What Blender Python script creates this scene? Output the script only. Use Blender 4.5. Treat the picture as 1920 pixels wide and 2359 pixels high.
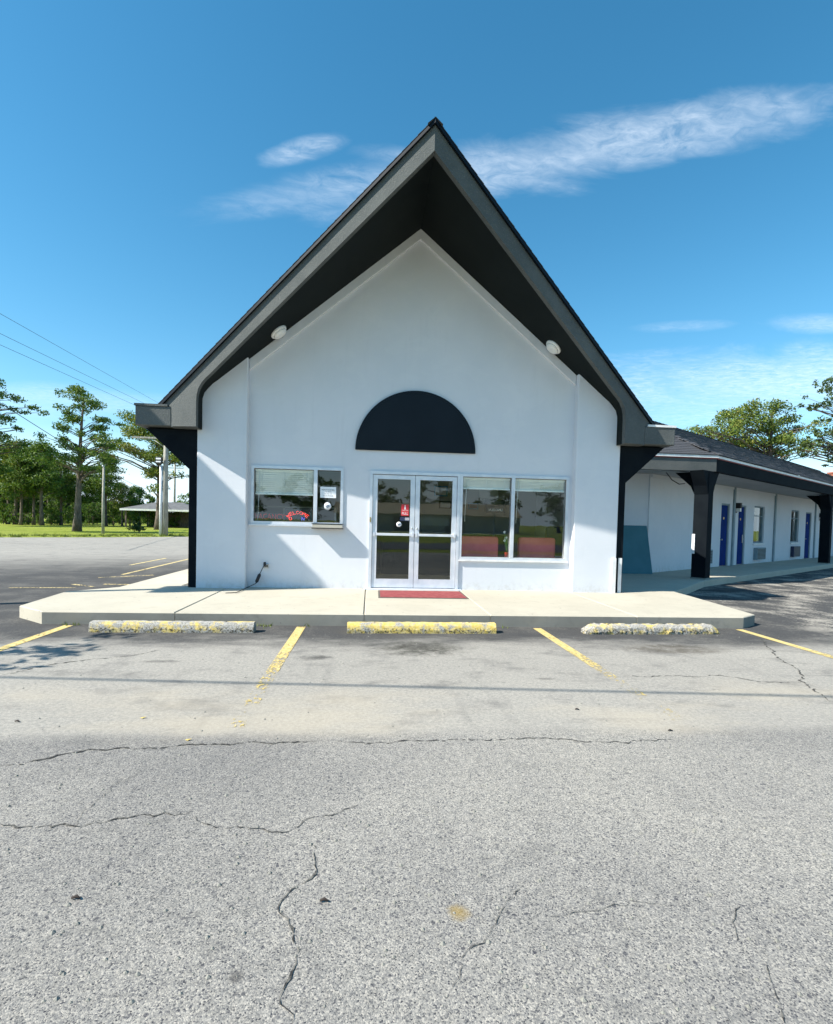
import bpy, math, random
import numpy as np
from mathutils import Vector, Matrix
R = math.radians
random.seed(7)
sc = bpy.context.scene
for o in list(bpy.data.objects): bpy.data.objects.remove(o)
col = sc.collection

# ------------------------------------------------------------ camera
CF, CYAW, CPITCH, CROLL = 1208.87, -0.0887, -0.0346, 0.0241
CC, CPY = Vector((-0.4738, -9.8364, 1.4374)), 1244.1
cF = Vector((math.sin(-CYAW)*math.cos(CPITCH), math.cos(CYAW)*math.cos(CPITCH), math.sin(CPITCH)))
cR0 = Vector((math.cos(CYAW), math.sin(CYAW), 0)).normalized()
cU0 = cR0.cross(cF).normalized()
cR = cR0*math.cos(CROLL) + cU0*math.sin(CROLL)
cU = cU0*math.cos(CROLL) - cR0*math.sin(CROLL)
cam = bpy.data.cameras.new('camera'); camo = bpy.data.objects.new('camera', cam); col.objects.link(camo)
camo.matrix_world = Matrix(((cR.x, cU.x, -cF.x, CC.x), (cR.y, cU.y, -cF.y, CC.y), (cR.z, cU.z, -cF.z, CC.z), (0, 0, 0, 1)))
cam.sensor_fit = 'VERTICAL'; cam.sensor_height = 24; cam.sensor_width = 24
cam.lens = CF/2359*24; cam.shift_y = (CPY-1179.5)/2359
cam.clip_start = .05; cam.clip_end = 4000
sc.camera = camo
sc.render.resolution_x, sc.render.resolution_y = 833, 1024

# ------------------------------------------------------------ light
SUN_AZ, SUN_EL = R(72), R(43.5)          # azimuth to the left of the facade's outward normal
sdir = Vector((-math.sin(SUN_AZ)*math.cos(SUN_EL), -math.cos(SUN_AZ)*math.cos(SUN_EL), math.sin(SUN_EL)))
sun = bpy.data.lights.new('sun', 'SUN'); sun.energy = 5.0; sun.angle = R(.5); sun.color = (1, .94, .84)
suno = bpy.data.objects.new('sun', sun); col.objects.link(suno)
suno.rotation_euler = sdir.to_track_quat('Z', 'Y').to_euler(); suno.location = (-20, -10, 30)
sc.view_settings.view_transform = 'Standard'; sc.view_settings.look = 'None'
sc.view_settings.exposure = 0.90; sc.view_settings.gamma = 1.0
sc.view_settings.use_curve_mapping = False

class NT:
    """small helper round a node tree"""
    def __init__(s, nt): s.nt = nt; nt.nodes.clear()
    def n(s, t, **k):
        nd = s.nt.nodes.new(t)
        for a, b in k.items():
            if a.startswith('i_'): s.put(nd.inputs[a[2:].replace('_', ' ')], b)
            else: setattr(nd, a, b)
        return nd
    def put(s, sock, v):
        if isinstance(v, bpy.types.NodeSocket): s.nt.links.new(v, sock)
        elif isinstance(v, (tuple, list)) and sock.type == 'RGBA' and len(v) == 3: sock.default_value = (*v, 1)
        else: sock.default_value = v
    def m(s, op, a, b=0.0, c=None, clamp=False):
        nd = s.nt.nodes.new('ShaderNodeMath'); nd.operation = op; nd.use_clamp = clamp
        s.put(nd.inputs[0], a); s.put(nd.inputs[1], b)
        if c is not None: s.put(nd.inputs[2], c)
        return nd.outputs[0]
    def smooth(s, x, a, b, lo=0., hi=1.):
        nd = s.nt.nodes.new('ShaderNodeMapRange'); nd.interpolation_type = 'SMOOTHSTEP'
        s.put(nd.inputs[0], x)
        for i, v in enumerate((a, b, lo, hi)): nd.inputs[1+i].default_value = v
        return nd.outputs[0]
    def noise(s, vec, scale, detail=3, rough=.5, dist=0.):
        nd = s.nt.nodes.new('ShaderNodeTexNoise')
        if vec is not None: s.put(nd.inputs['Vector'], vec)
        nd.inputs['Scale'].default_value = scale; nd.inputs['Detail'].default_value = detail
        nd.inputs['Roughness'].default_value = rough; nd.inputs['Distortion'].default_value = dist
        return nd.outputs['Fac']
    def mapping(s, vec, scale=(1, 1, 1), rot=(0, 0, 0), loc=(0, 0, 0)):
        nd = s.nt.nodes.new('ShaderNodeMapping'); s.put(nd.inputs['Vector'], vec)
        nd.inputs['Scale'].default_value = scale; nd.inputs['Rotation'].default_value = rot; nd.inputs['Location'].default_value = loc
        return nd.outputs[0]
    def mix(s, f, a, b, mode='MIX'):
        nd = s.nt.nodes.new('ShaderNodeMix'); nd.data_type = 'RGBA'; nd.blend_type = mode
        s.put(nd.inputs[0], f); s.put(nd.inputs[6], a); s.put(nd.inputs[7], b)
        return nd.outputs[2]
    def ramp(s, f, pts):
        nd = s.nt.nodes.new('ShaderNodeValToRGB'); cr = nd.color_ramp
        while len(cr.elements) < len(pts): cr.elements.new(.5)
        for el, (p, c) in zip(cr.elements, pts):
            el.position = p; el.color = (*c, 1) if len(c) == 3 else c
        s.put(nd.inputs[0], f); return nd.outputs[0]
    def bump(s, h, strength=.3, dist=.01):
        nd = s.nt.nodes.new('ShaderNodeBump'); s.put(nd.inputs['Height'], h)
        nd.inputs['Strength'].default_value = strength; nd.inputs['Distance'].default_value = dist
        return nd.outputs[0]

# world: Nishita sky with thin cirrus
world = bpy.data.worlds.new('World'); sc.world = world; world.use_nodes = True
w = NT(world.node_tree)
sky = w.n('ShaderNodeTexSky', sky_type='NISHITA', sun_disc=False)
sky.sun_elevation = SUN_EL; sky.sun_rotation = math.atan2(sdir.x, sdir.y)
sky.air_density = 1.0; sky.dust_density = .2; sky.ozone_density = 2.2; sky.altitude = 10
geo = w.n('ShaderNodeTexCoord').outputs['Generated']
sx = w.n('ShaderNodeSeparateXYZ'); w.put(sx.inputs[0], geo)
dx, dy, dz = sx.outputs
def cloud_mask():
    dyp = w.m('MAXIMUM', dy, .08)
    gx = w.m('DIVIDE', dx, dyp); gz = w.m('DIVIDE', dz, dyp)
    front = w.smooth(dy, .1, .35)
    zc = w.m('MAXIMUM', dz, .06)
    px = w.m('DIVIDE', dx, zc); py = w.m('DIVIDE', dy, zc)
    cb = w.n('ShaderNodeCombineXYZ'); w.put(cb.inputs[0], px); w.put(cb.inputs[1], py)
    P = w.mapping(cb.outputs[0], rot=(0, 0, R(-24)), scale=(.55, 2.1, 1))
    wisps = w.noise(P, 2.2, 7, .62, .6)
    Pf = w.mapping(cb.outputs[0], rot=(0, 0, R(18)), scale=(2.6, 4.2, 1))
    fine = w.noise(Pf, 5.0, 6, .65, .8)
    g = w.n('ShaderNodeCombineXYZ'); w.put(g.inputs[0], gx); w.put(g.inputs[1], gz)
    Pg = w.mapping(g.outputs[0], rot=(0, 0, R(-14)), scale=(1.3, 4.5, 1))
    gn = w.noise(Pg, 2.6, 6, .6, .7)
    def blob(cx, cz, ax, az_, rot):
        u = w.m('SUBTRACT', gx, cx); v = w.m('SUBTRACT', gz, cz)
        c, s_ = math.cos(rot), math.sin(rot)
        a = w.m('ADD', w.m('MULTIPLY', u, c/ax), w.m('MULTIPLY', v, s_/ax))
        b = w.m('ADD', w.m('MULTIPLY', u, -s_/az_), w.m('MULTIPLY', v, c/az_))
        r2 = w.m('ADD', w.m('MULTIPLY', a, a), w.m('MULTIPLY', b, b))
        r2 = w.m('ADD', r2, w.m('MULTIPLY', w.m('SUBTRACT', gn, .5), 4.2))
        return w.smooth(r2, 1.7, -1.0)
    blobs = [(.42, .725, .52, .055, .26, .72), (.20, .665, .17, .032, -.05, .65), (-.02, .62, .30, .034, .22, .42), (-.14, .675, .07, .018, .35, .6),
             (.90, .295, .55, .075, .10, .85), (.62, .40, .10, .010, .1, .25), (.9, .42, .13, .018, .05, .5), (-.62, .2, .3, .03, .0, .5)]
    tot = None
    for cx, cz, ax, az_, rt, st in blobs:
        b = w.m('MULTIPLY', blob(cx, cz, ax, az_, rt), st)
        tot = b if tot is None else w.m('MAXIMUM', tot, b)
    tex = w.m('ADD', w.m('MULTIPLY', gn, .7), w.m('MULTIPLY', fine, .65))
    tot = w.m('MULTIPLY', w.m('MULTIPLY', tot, front), w.smooth(tex, .30, 1.0))
    back = w.m('MULTIPLY', w.smooth(wisps, .56, .84), w.m('SUBTRACT', 1., front))
    back = w.m('MULTIPLY', w.m('MULTIPLY', back, w.smooth(fine, .2, .75)), .7)
    return w.m('MINIMUM', w.m('ADD', tot, back), .85)
hs = w.n('ShaderNodeHueSaturation'); hs.inputs['Hue'].default_value = .482; hs.inputs['Saturation'].default_value = 1.3; hs.inputs['Value'].default_value = 1.0
w.put(hs.inputs['Color'], sky.outputs[0])
cmask = cloud_mask()
skyc = w.mix(cmask, w.mix(w.smooth(dz, .16, .0), hs.outputs[0], (5.2, 6.4, 7.4)), (6.6, 7.1, 7.6))
bg = w.n('ShaderNodeBackground'); w.put(bg.inputs[0], skyc); bg.inputs[1].default_value = .108
w.nt.links.new(bg.outputs[0], w.n('ShaderNodeOutputWorld').inputs[0])

# ------------------------------------------------------------ pixel -> place
def ray(u, v):
    a, b = (u-960)/CF, (v-CPY)/CF
    return CC, cR*a - cU*b + cF
def onz(u, v, z=0.):
    C, d = ray(u, v); return C + d*((z-C.z)/d.z)
def ony(u, v, y=0.):
    C, d = ray(u, v); return C + d*((y-C.y)/d.y)
def atdepth(u, v, dep):
    C, d = ray(u, v); return C + d*dep

# ------------------------------------------------------------ materials
MATS = {}
def mat(name, base=(.5, .5, .5), rough=.7, metal=0., spec=.5, fn=None):
    if name in MATS: return MATS[name]
    m = bpy.data.materials.new(name); m.use_nodes = True
    t = NT(m.node_tree); b = t.n('ShaderNodeBsdfPrincipled'); o = t.n('ShaderNodeOutputMaterial')
    t.put(b.inputs['Base Color'], base); b.inputs['Roughness'].default_value = rough
    b.inputs['Metallic'].default_value = metal; b.inputs['Specular IOR Level'].default_value = spec
    t.nt.links.new(b.outputs[0], o.inputs[0])
    if fn: fn(t, b, o)
    MATS[name] = m; return m
def oc(t): return t.n('ShaderNodeTexCoord').outputs['Object']
def gp(t): return t.n('ShaderNodeNewGeometry').outputs['Position']
def vary(c1, c2, scale, bump_scale=0, bstr=.3, bdist=.01, detail=4, rough=None):
    def fn(t, b, o):
        P = gp(t)
        t.put(b.inputs['Base Color'], t.mix(t.smooth(t.noise(P, scale, detail), .3, .7), c1, c2))
        if bump_scale: t.put(b.inputs['Normal'], t.bump(t.noise(P, bump_scale, 3, .6), bstr, bdist))
    return fn
def stucco_white(t, b, o):
    P = gp(t)
    big = t.noise(P, .8, 5, .6); mid = t.noise(P, 4, 4)
    c = t.mix(t.smooth(big, .3, .7), (.69, .70, .735), (.64, .66, .70))
    c = t.mix(t.m('MULTIPLY', t.smooth(mid, .62, .75), .25), c, (.62, .63, .66))
    stk = t.noise(t.mapping(P, (1, 1, .10)), 5.5, 5, .65)
    c = t.mix(t.m('MULTIPLY', t.smooth(stk, .54, .74), .16), c, (.50, .515, .54))
    pat = t.noise(t.mapping(P, (1, 1, 1.6), loc=(3, 1, 5)), 1.7, 3, .5, .8)
    c = t.mix(t.m('MULTIPLY', t.smooth(pat, .56, .60), .10), c, (.78, .79, .80))
    # splash dirt at the foot of the wall
    sp = t.n('ShaderNodeSeparateXYZ'); t.put(sp.inputs[0], P)
    dirt = t.m('MULTIPLY', t.smooth(sp.outputs[2], .42, .15), t.smooth(t.noise(P, 9, 5, .7), .42, .7))
    c = t.mix(t.m('MULTIPLY', dirt, .45), c, (.42, .40, .36))
    t.put(b.inputs['Base Color'], c)
    h = t.m('ADD', t.noise(P, 75, 4, .6), t.m('MULTIPLY', t.noise(P, 3, 3), .9))
    t.put(b.inputs['Normal'], t.bump(h, .35, .008))
M_white = mat('white_stucco', (.8, .8, .82), .85, fn=stucco_white)
def stucco_dark(t, b, o):
    P = gp(t)
    c = t.mix(t.smooth(t.noise(P, 1.6, 5, .6), .3, .7), (.084, .093, .093), (.115, .124, .122))
    c = t.mix(t.m('MULTIPLY', t.smooth(t.noise(P, 55, 3), .55, .7), .55), c, (.17, .172, .165))
    t.put(b.inputs['Base Color'], c)
    v = t.n('ShaderNodeTexVoronoi'); v.inputs['Scale'].default_value = 48; t.put(v.inputs['Vector'], P)
    h = t.m('ADD', t.noise(P, 90, 4, .7), t.m('MULTIPLY', v.outputs[0], .8))
    t.put(b.inputs['Normal'], t.bump(h, .5, .009))
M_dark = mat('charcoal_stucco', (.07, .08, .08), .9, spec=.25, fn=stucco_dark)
M_black = mat('black_paint', (.012, .016, .02), .85, spec=.1, fn=vary((.004, .0065, .010), (.007, .0105, .014), 2.5, 60, .3, .006))
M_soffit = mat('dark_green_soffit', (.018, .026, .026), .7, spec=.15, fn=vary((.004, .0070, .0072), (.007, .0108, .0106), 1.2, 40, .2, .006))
M_navy = mat('navy_panel', (.004, .008, .014), .5, spec=.2, fn=vary((.004, .008, .014), (.006, .011, .018), 1.5, 30, .1, .004))
M_alu = mat('white_aluminium', (.66, .69, .74), .42, .35, fn=vary((.60, .64, .70), (.72, .74, .78), 5, 0))
M_trimw = mat('white_trim', (.8, .8, .8), .5, fn=vary((.82, .82, .82), (.68, .68, .68), 6, 30, .1, .004))
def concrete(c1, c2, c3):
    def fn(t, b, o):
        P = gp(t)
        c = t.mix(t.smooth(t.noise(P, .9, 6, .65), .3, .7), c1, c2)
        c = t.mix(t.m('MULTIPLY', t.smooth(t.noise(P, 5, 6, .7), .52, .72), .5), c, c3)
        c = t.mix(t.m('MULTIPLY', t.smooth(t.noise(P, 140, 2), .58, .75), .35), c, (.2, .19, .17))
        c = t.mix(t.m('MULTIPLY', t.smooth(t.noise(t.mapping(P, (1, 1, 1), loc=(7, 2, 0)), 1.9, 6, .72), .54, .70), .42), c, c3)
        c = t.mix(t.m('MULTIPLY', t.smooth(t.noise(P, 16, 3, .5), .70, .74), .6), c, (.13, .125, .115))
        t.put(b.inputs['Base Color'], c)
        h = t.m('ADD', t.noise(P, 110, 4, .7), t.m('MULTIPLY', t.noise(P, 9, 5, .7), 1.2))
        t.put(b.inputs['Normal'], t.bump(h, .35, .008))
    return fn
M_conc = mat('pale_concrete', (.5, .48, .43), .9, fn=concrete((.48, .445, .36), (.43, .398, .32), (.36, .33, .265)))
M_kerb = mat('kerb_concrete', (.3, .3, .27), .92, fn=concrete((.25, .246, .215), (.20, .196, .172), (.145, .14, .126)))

def asphalt(t, b, o):
    P = gp(t)
    sp = t.n('ShaderNodeSeparateXYZ'); t.put(sp.inputs[0], P)
    X, Y, Z = sp.outputs
    # aggregate: pale and dark stones in a grey binder
    v = t.n('ShaderNodeTexVoronoi'); v.inputs['Scale'].default_value = 200; t.put(v.inputs['Vector'], P)
    v2 = t.n('ShaderNodeTexVoronoi'); v2.inputs['Scale'].default_value = 46; t.put(v2.inputs['Vector'], P)
    sv = t.n('ShaderNodeSeparateColor'); t.put(sv.inputs[0], v.outputs['Color'])
    sv2 = t.n('ShaderNodeSeparateColor'); t.put(sv2.inputs[0], v2.outputs['Color'])
    stone = t.ramp(sv.outputs[0], [(0, (.06, .065, .08)), (.08, (.13, .135, .15)), (.22, (.23, .235, .24)), (.7, (.325, .325, .318)), (1, (.47, .46, .435))])
    pits = t.smooth(t.noise(P, 95, 4, .75), .57, .66)
    stone = t.mix(t.m('MULTIPLY', pits, .9), stone, (.04, .044, .052))
    darkst = t.m('MULTIPLY', t.smooth(sv2.outputs[0], .92, .97), t.smooth(v2.outputs['Distance'], .45, .25))
    stone = t.mix(t.m('MULTIPLY', darkst, .75), stone, (.06, .065, .085))
    stone = t.mix(1., stone, t.ramp(t.noise(P, 22, 5, .7), [(.3, (.84, .84, .84)), (.5, (1, 1, 1)), (.7, (1.12, 1.12, 1.12))]), 'MULTIPLY')
    # large-scale wear
    big = t.noise(P, .32, 6, .62, .4)
    stone = t.mix(1., stone, t.ramp(big, [(.28, (.66, .67, .70)), (.5, (.97, .97, .97)), (.72, (1.2, 1.19, 1.15))]), 'MULTIPLY')
    blot = t.noise(t.mapping(P, (1, 1.7, 1)), 1.5, 6, .7)
    stone = t.mix(t.m('MULTIPLY', t.smooth(blot, .56, .72), .45), stone, (.12, .125, .13))
    spk = t.smooth(t.noise(t.mapping(P, (1, 2.0, 1)), 5.5, 6, .72), .63, .70)
    stone = t.mix(t.m('MULTIPLY', spk, .55), stone, (.10, .105, .115))
    # older, smoother, paler strip of the stalls
    stall = t.smooth(t.m('ADD', Y, t.m('MULTIPLY', t.m('SUBTRACT', t.noise(P, .8, 4), .5), .25)), -6.42, -6.22)
    smoothc = t.mix(t.smooth(t.noise(P, 34, 4, .7), .3, .72), (.28, .282, .278), (.46, .452, .425))
    smoothc = t.mix(t.m('MULTIPLY', t.smooth(blot, .50, .68), .62), smoothc, (.15, .152, .155)); tyre = t.noise(t.mapping(P, (2.6, .35, 1), rot=(0, 0, R(4))), 1.3, 5, .65); smoothc = t.mix(t.m('MULTIPLY', t.smooth(tyre, .54, .72), .4), smoothc, (.17, .172, .175)); smoothc = t.mix(t.m('MULTIPLY', spk, .6), smoothc, (.09, .092, .10))
    stone = t.mix(t.m('MULTIPLY', stall, .7), stone, smoothc)
    # tan dust
    dn = t.noise(t.mapping(P, (.55, 1.2, 1)), .8, 5, .6)
    dband = t.m('MULTIPLY', t.smooth(Y, -6.6, -6.2), t.smooth(Y, -4.9, -5.7))
    stone = t.mix(t.m('MULTIPLY', t.m('MULTIPLY', dband, t.smooth(dn, .44, .68)), .42), stone, (.52, .475, .39))
    # black sealer left along the kerb, round the office and in front of the wing
    sn = t.m('MULTIPLY', t.m('SUBTRACT', t.noise(t.mapping(P, (.7, 1.6, 1)), 1.1, 6, .7), .5), 1.7)
    ys = t.m('ADD', Y, sn)
    seal = t.smooth(ys, -4.15, -3.25)
    far = t.m('ADD', t.m('SUBTRACT', Y, t.m('MULTIPLY', X, .55)), t.m('MULTIPLY', sn, 3.2))
    seal = t.m('MULTIPLY', seal, t.smooth(far, 16.5, 6.5))
    flecks = t.smooth(t.m('ADD', t.m('MULTIPLY', t.noise(P, 1.4, 5, .65), .55), t.m('MULTIPLY', t.noise(P, 24, 6, .8), .5)), .50, .62)
    right = t.smooth(X, 5.4, 6.6)
    worn = t.m('MULTIPLY', flecks, t.m('ADD', .16, t.m('MULTIPLY', right, .8)))
    sealc = t.mix(worn, t.mix(t.smooth(t.noise(P, 60, 3), .4, .7), (.032, .035, .042), (.066, .070, .078)), (.38, .37, .345))
    c = t.mix(t.m('MULTIPLY', seal, .9), stone, sealc)
    # oil drips where engines stand
    sno = t.m('MULTIPLY', t.m('SUBTRACT', t.noise(P, 7, 6, .75), .5), 3.2)
    for (ox, oy, rx, ry, col_, k) in [(.12, -3.95, .62, .40, (.035, .036, .03), .85), (3.15, -3.95, .75, .30, (.055, .045, .032), .7),
                                      (-1.02, -4.35, .22, .13, (.05, .052, .055), .8), (-2.5, -4.5, .20, .07, (.06, .062, .065), .7), (-.72, -5.9, .05, .05, (.1, .1, .1), .0),
                                      (-.12, -7.97, .05, .05, (.30, .22, .07), .75), (-.86, -8.2, .035, .03, (.05, .05, .055), .8), (1.2, -5.1, .12, .05, (.05, .05, .05), .7)]:
        ex = t.m('DIVIDE', t.m('SUBTRACT', X, ox), rx); ey = t.m('DIVIDE', t.m('SUBTRACT', Y, oy), ry)
        rr = t.m('ADD', t.m('MULTIPLY', ex, ex), t.m('MULTIPLY', ey, ey))
        rr = t.m('ADD', rr, sno)
        c = t.mix(t.m('MULTIPLY', t.smooth(rr, 1.1, -.4), k), c, col_)
    c = t.mix(1., c, (.90, .86, .795), 'MULTIPLY')
    t.put(b.inputs['Base Color'], c)
    h = t.m('ADD', t.m('MULTIPLY', t.smooth(v.outputs['Distance'], .0, .6), -1.1), t.m('MULTIPLY', t.noise(P, 75, 4, .7), 1.6))
    h = t.m('ADD', h, t.m('MULTIPLY', t.noise(P, 6, 4), 1.2))
    t.put(b.inputs['Normal'], t.bump(h, .36, .0035))
M_asph = mat('worn_asphalt', (.2, .2, .2), .93, spec=.2, fn=asphalt)
def asph_plain(t, b, o):
    P = gp(t)
    t.put(b.inputs['Base Color'], t.mix(t.smooth(t.noise(P, 30, 5, .7), .3, .7), (.07, .072, .078), (.13, .13, .13)))
M_road = mat('road_asphalt', (.1, .1, .1), .9, fn=asph_plain)
def crack(t, b, o):
    P = gp(t)
    t.put(b.inputs['Base Color'], t.mix(t.smooth(t.noise(P, 40, 3), .4, .65), (.035, .035, .035), (.15, .145, .13)))
M_crack = mat('crack_dark', (.03, .03, .03), .95, spec=.1, fn=crack)  # uneven dark brown-grey of the cracks in the asphalt
def paint_worn(c1, c2, y_full, y_gone):
    def fn(t, b, o):
        P = gp(t); sp = t.n('ShaderNodeSeparateXYZ'); t.put(sp.inputs[0], P)
        wear = t.smooth(sp.outputs[1], y_full, y_gone)
        nz = t.m('ADD', t.m('MULTIPLY', t.noise(t.mapping(P, (1, .6, 1)), 34, 6, .72), .75), t.m('ADD', .07, t.m('MULTIPLY', t.noise(P, 4, 4, .6), .36)))
        keep = t.m('SUBTRACT', nz, t.m('ADD', .50, t.m('MULTIPLY', wear, .20)))
        keep = t.smooth(keep, -.02, .05)
        t.put(b.inputs['Base Color'], t.mix(t.smooth(t.noise(P, 22, 4), .35, .7), c1, c2))
        tr = t.n('ShaderNodeBsdfTransparent'); mx = t.n('ShaderNodeMixShader')
        t.put(mx.inputs[0], keep); t.nt.links.new(tr.outputs[0], mx.inputs[1]); t.nt.links.new(b.outputs[0], mx.inputs[2])
        t.nt.links.new(mx.outputs[0], o.inputs[0])
    return fn
M_yel = mat('worn_yellow_paint', (.6, .42, .1), .8, fn=paint_worn((.52, .39, .12), (.60, .49, .24), -3.1, -5.9))
M_yel2 = mat('faded_yellow_paint', (.6, .42, .1), .8, fn=paint_worn((.60, .46, .18), (.66, .55, .3), 12, -9))
def stop_mat(amount):
    def fn(t, b, o):
        P = gp(t); nz = t.noise(P, 7, 6, .7); sp = t.n('ShaderNodeSeparateXYZ'); t.put(sp.inputs[0], P)
        yel = t.mix(t.smooth(t.noise(P, 25, 4), .35, .7), (.62, .46, .10), (.68, .55, .25))
        con = t.mix(t.smooth(t.noise(P, 70, 4, .7), .35, .65), (.20, .19, .165), (.48, .465, .43))
        c = t.mix(t.smooth(nz, amount-.07, amount+.07), yel, con)
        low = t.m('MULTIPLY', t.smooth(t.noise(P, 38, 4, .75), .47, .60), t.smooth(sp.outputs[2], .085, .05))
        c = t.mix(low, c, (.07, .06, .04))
        t.put(b.inputs['Base Color'], c)
        t.put(b.inputs['Normal'], t.bump(t.noise(P, 60, 5, .75), .7, .012))
    return fn
M_stop1 = mat('wheel_stop_cream', (.6, .5, .2), .9, fn=stop_mat(.46))
M_stop2 = mat('wheel_stop_yellow', (.6, .5, .2), .9, fn=stop_mat(.56))
M_stop3 = mat('wheel_stop_worn', (.5, .5, .45), .9, fn=stop_mat(.475))
def shingle(t, b, o):
    gi = t.n('ShaderNodeNewGeometry').outputs['Random Per Island']; P = gp(t)
    c = t.ramp(gi, [(0, (.040, .043, .050)), (.5, (.060, .063, .072)), (1, (.095, .098, .108))])
    c = t.mix(t.m('MULTIPLY', t.smooth(t.noise(P, 90, 3, .7), .45, .7), .5), c, (.14, .145, .155))
    t.put(b.inputs['Base Color'], c)
    t.put(b.inputs['Normal'], t.bump(t.noise(P, 120, 3), .4, .004))
M_shin = mat('asphalt_shingle', (.06, .06, .07), .92, spec=.2, fn=shingle)
M_shin_base = mat('roof_underlay', (.02, .02, .025), .9)
def glass(t, b, o):
    lw = t.n('ShaderNodeLayerWeight'); lw.inputs[0].default_value = .5; sch = t.m('ADD', .075, t.m('MULTIPLY', t.m('POWER', lw.outputs['Facing'], 5.), .925))
    gl = t.n('ShaderNodeBsdfGlossy'); gl.inputs['Roughness'].default_value = .004; gl.inputs['Color'].default_value = (.95, 1, 1, 1)
    P = gp(t); t.put(gl.inputs['Normal'], t.bump(t.noise(P, 1.3, 2), .05, .02))
    tr = t.n('ShaderNodeBsdfTransparent'); tr.inputs[0].default_value = (.86, .91, .90, 1)
    mx = t.n('ShaderNodeMixShader'); t.put(mx.inputs[0], sch)
    t.nt.links.new(tr.outputs[0], mx.inputs[1]); t.nt.links.new(gl.outputs[0], mx.inputs[2]); t.nt.links.new(mx.outputs[0], o.inputs[0])
M_glass = mat('window_glass', fn=glass)
M_blue = mat('blue_door_paint', (.005, .028, .17), .85, spec=.1, fn=vary((.004, .024, .14), (.006, .034, .19), 3, 30, .08, .003))
M_teal = mat('teal_paint', (.03, .13, .17), .7, fn=vary((.045, .16, .20), (.06, .19, .235), 2, 40, .15, .004))
M_ceil = mat('grey_porch_ceiling', (.22, .22, .22), .8, fn=vary((.34, .34, .34), (.40, .40, .395), 2))
M_greyroof = mat('grey_roofing', (.13, .135, .14), .9, spec=.1, fn=vary((.12, .125, .13), (.16, .165, .17), 2))
M_strip = mat('grey_blue_strip', (.20, .27, .31), .7, fn=vary((.18, .25, .29), (.24, .31, .34), 3))
M_red = mat('red_mat', (.25, .05, .05), .95, fn=vary((.22, .035, .04), (.30, .07, .07), 12, 160, .6, .006))
M_edge = mat('rubber_edge', (.10, .09, .075), .8)
M_chair = mat('red_vinyl', (.35, .05, .06), .45, fn=vary((.50, .07, .08), (.58, .11, .12), 3))
M_int = mat('interior_wall', (.42, .40, .36), .8, fn=vary((.42, .40, .36), (.36, .345, .31), 1))
M_ifloor = mat('interior_floor', (.12, .11, .10), .5, fn=vary((.10, .09, .08), (.15, .14, .12), 3))
M_blk = mat('matte_black', (.012, .012, .014), .6)
M_beige = mat('beige_laminate', (.5, .46, .38), .5, fn=vary((.5, .46, .38), (.42, .39, .33), 4))
M_slat = mat('blind_slat', (.72, .74, .70), .55, fn=vary((.84, .86, .82), (.76, .79, .76), 6))
M_paper = mat('paper', (.85, .87, .9), .7)
M_ink = mat('ink', (.02, .02, .03), .7)
M_signred = mat('sign_red', (.62, .03, .04), .45)
M_signwhite = mat('sign_white', (.85, .85, .85), .5)
M_signblue = mat('sign_dark_blue', (.02, .03, .08), .5)
M_frameblue = mat('frame_blue', (.05, .25, .45), .5)
M_brass = mat('aged_brass', (.45, .33, .12), .4, .8)
M_steel = mat('brushed_steel', (.5, .5, .5), .35, .9)
M_lampw = mat('white_lamp_plastic', (.78, .78, .76), .35)
M_pot = mat('red_pot', (.55, .03, .03), .4)
M_stem = mat('plant_green', (.10, .22, .04), .6)
M_petal = mat('white_petal', (.8, .8, .76), .6)
M_brick = mat('brick_red', (.35, .13, .08), .9, fn=vary((.36, .13, .08), (.25, .09, .06), 8, 30))
def emit(name, c, s):
    m = bpy.data.materials.new(name); m.use_nodes = True; t = NT(m.node_tree)
    e = t.n('ShaderNodeEmission'); e.inputs[0].default_value = (*c, 1); e.inputs[1].default_value = s
    t.nt.links.new(e.outputs[0], t.n('ShaderNodeOutputMaterial').inputs[0]); MATS[name] = m; return m
M_ledr = emit('led_red', (1, .05, .03), 2.2); M_ledb = emit('led_blue', (.12, .15, 1), 1.6)
M_neon = mat('unlit_red_tube', (.75, .012, .02), .4)
def bark(c1, c2):
    def fn(t, b, o):
        P = t.mapping(gp(t), (1, 1, .25))
        t.put(b.inputs['Base Color'], t.mix(t.smooth(t.noise(P, 9, 5, .7), .35, .65), c1, c2))
        t.put(b.inputs['Normal'], t.bump(t.noise(P, 14, 4, .7), .8, .04))
    return fn
M_bark = mat('pine_bark', (.12, .09, .07), .95, fn=bark((.075, .058, .048), (.20, .155, .125)))
M_pole = mat('weathered_pole', (.3, .28, .24), .9, fn=bark((.26, .25, .21), (.40, .385, .33)))
def leaf(cols, trans=.35):
    def fn(t, b, o):
        g = t.n('ShaderNodeNewGeometry'); ob = t.n('ShaderNodeObjectInfo')
        f = t.m('ADD', t.m('MULTIPLY', g.outputs['Random Per Island'], .75), t.m('MULTIPLY', t.noise(g.outputs['Position'], .45, 3), .5))
        f = t.m('ADD', f, t.m('MULTIPLY', t.m('SUBTRACT', ob.outputs['Random'], .5), .22))
        c = t.ramp(f, cols)
        t.put(b.inputs['Base Color'], c); b.inputs['Roughness'].default_value = .6; b.inputs['Specular IOR Level'].default_value = .3
        tl = t.n('ShaderNodeBsdfTranslucent'); t.put(tl.inputs[0], t.mix(1., c, (1.2, 1.15, .5), 'MULTIPLY'))
        mx = t.n('ShaderNodeMixShader'); mx.inputs[0].default_value = trans
        t.nt.links.new(b.outputs[0], mx.inputs[1]); t.nt.links.new(tl.outputs[0], mx.inputs[2]); t.nt.links.new(mx.outputs[0], o.inputs[0])
    return fn
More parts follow.
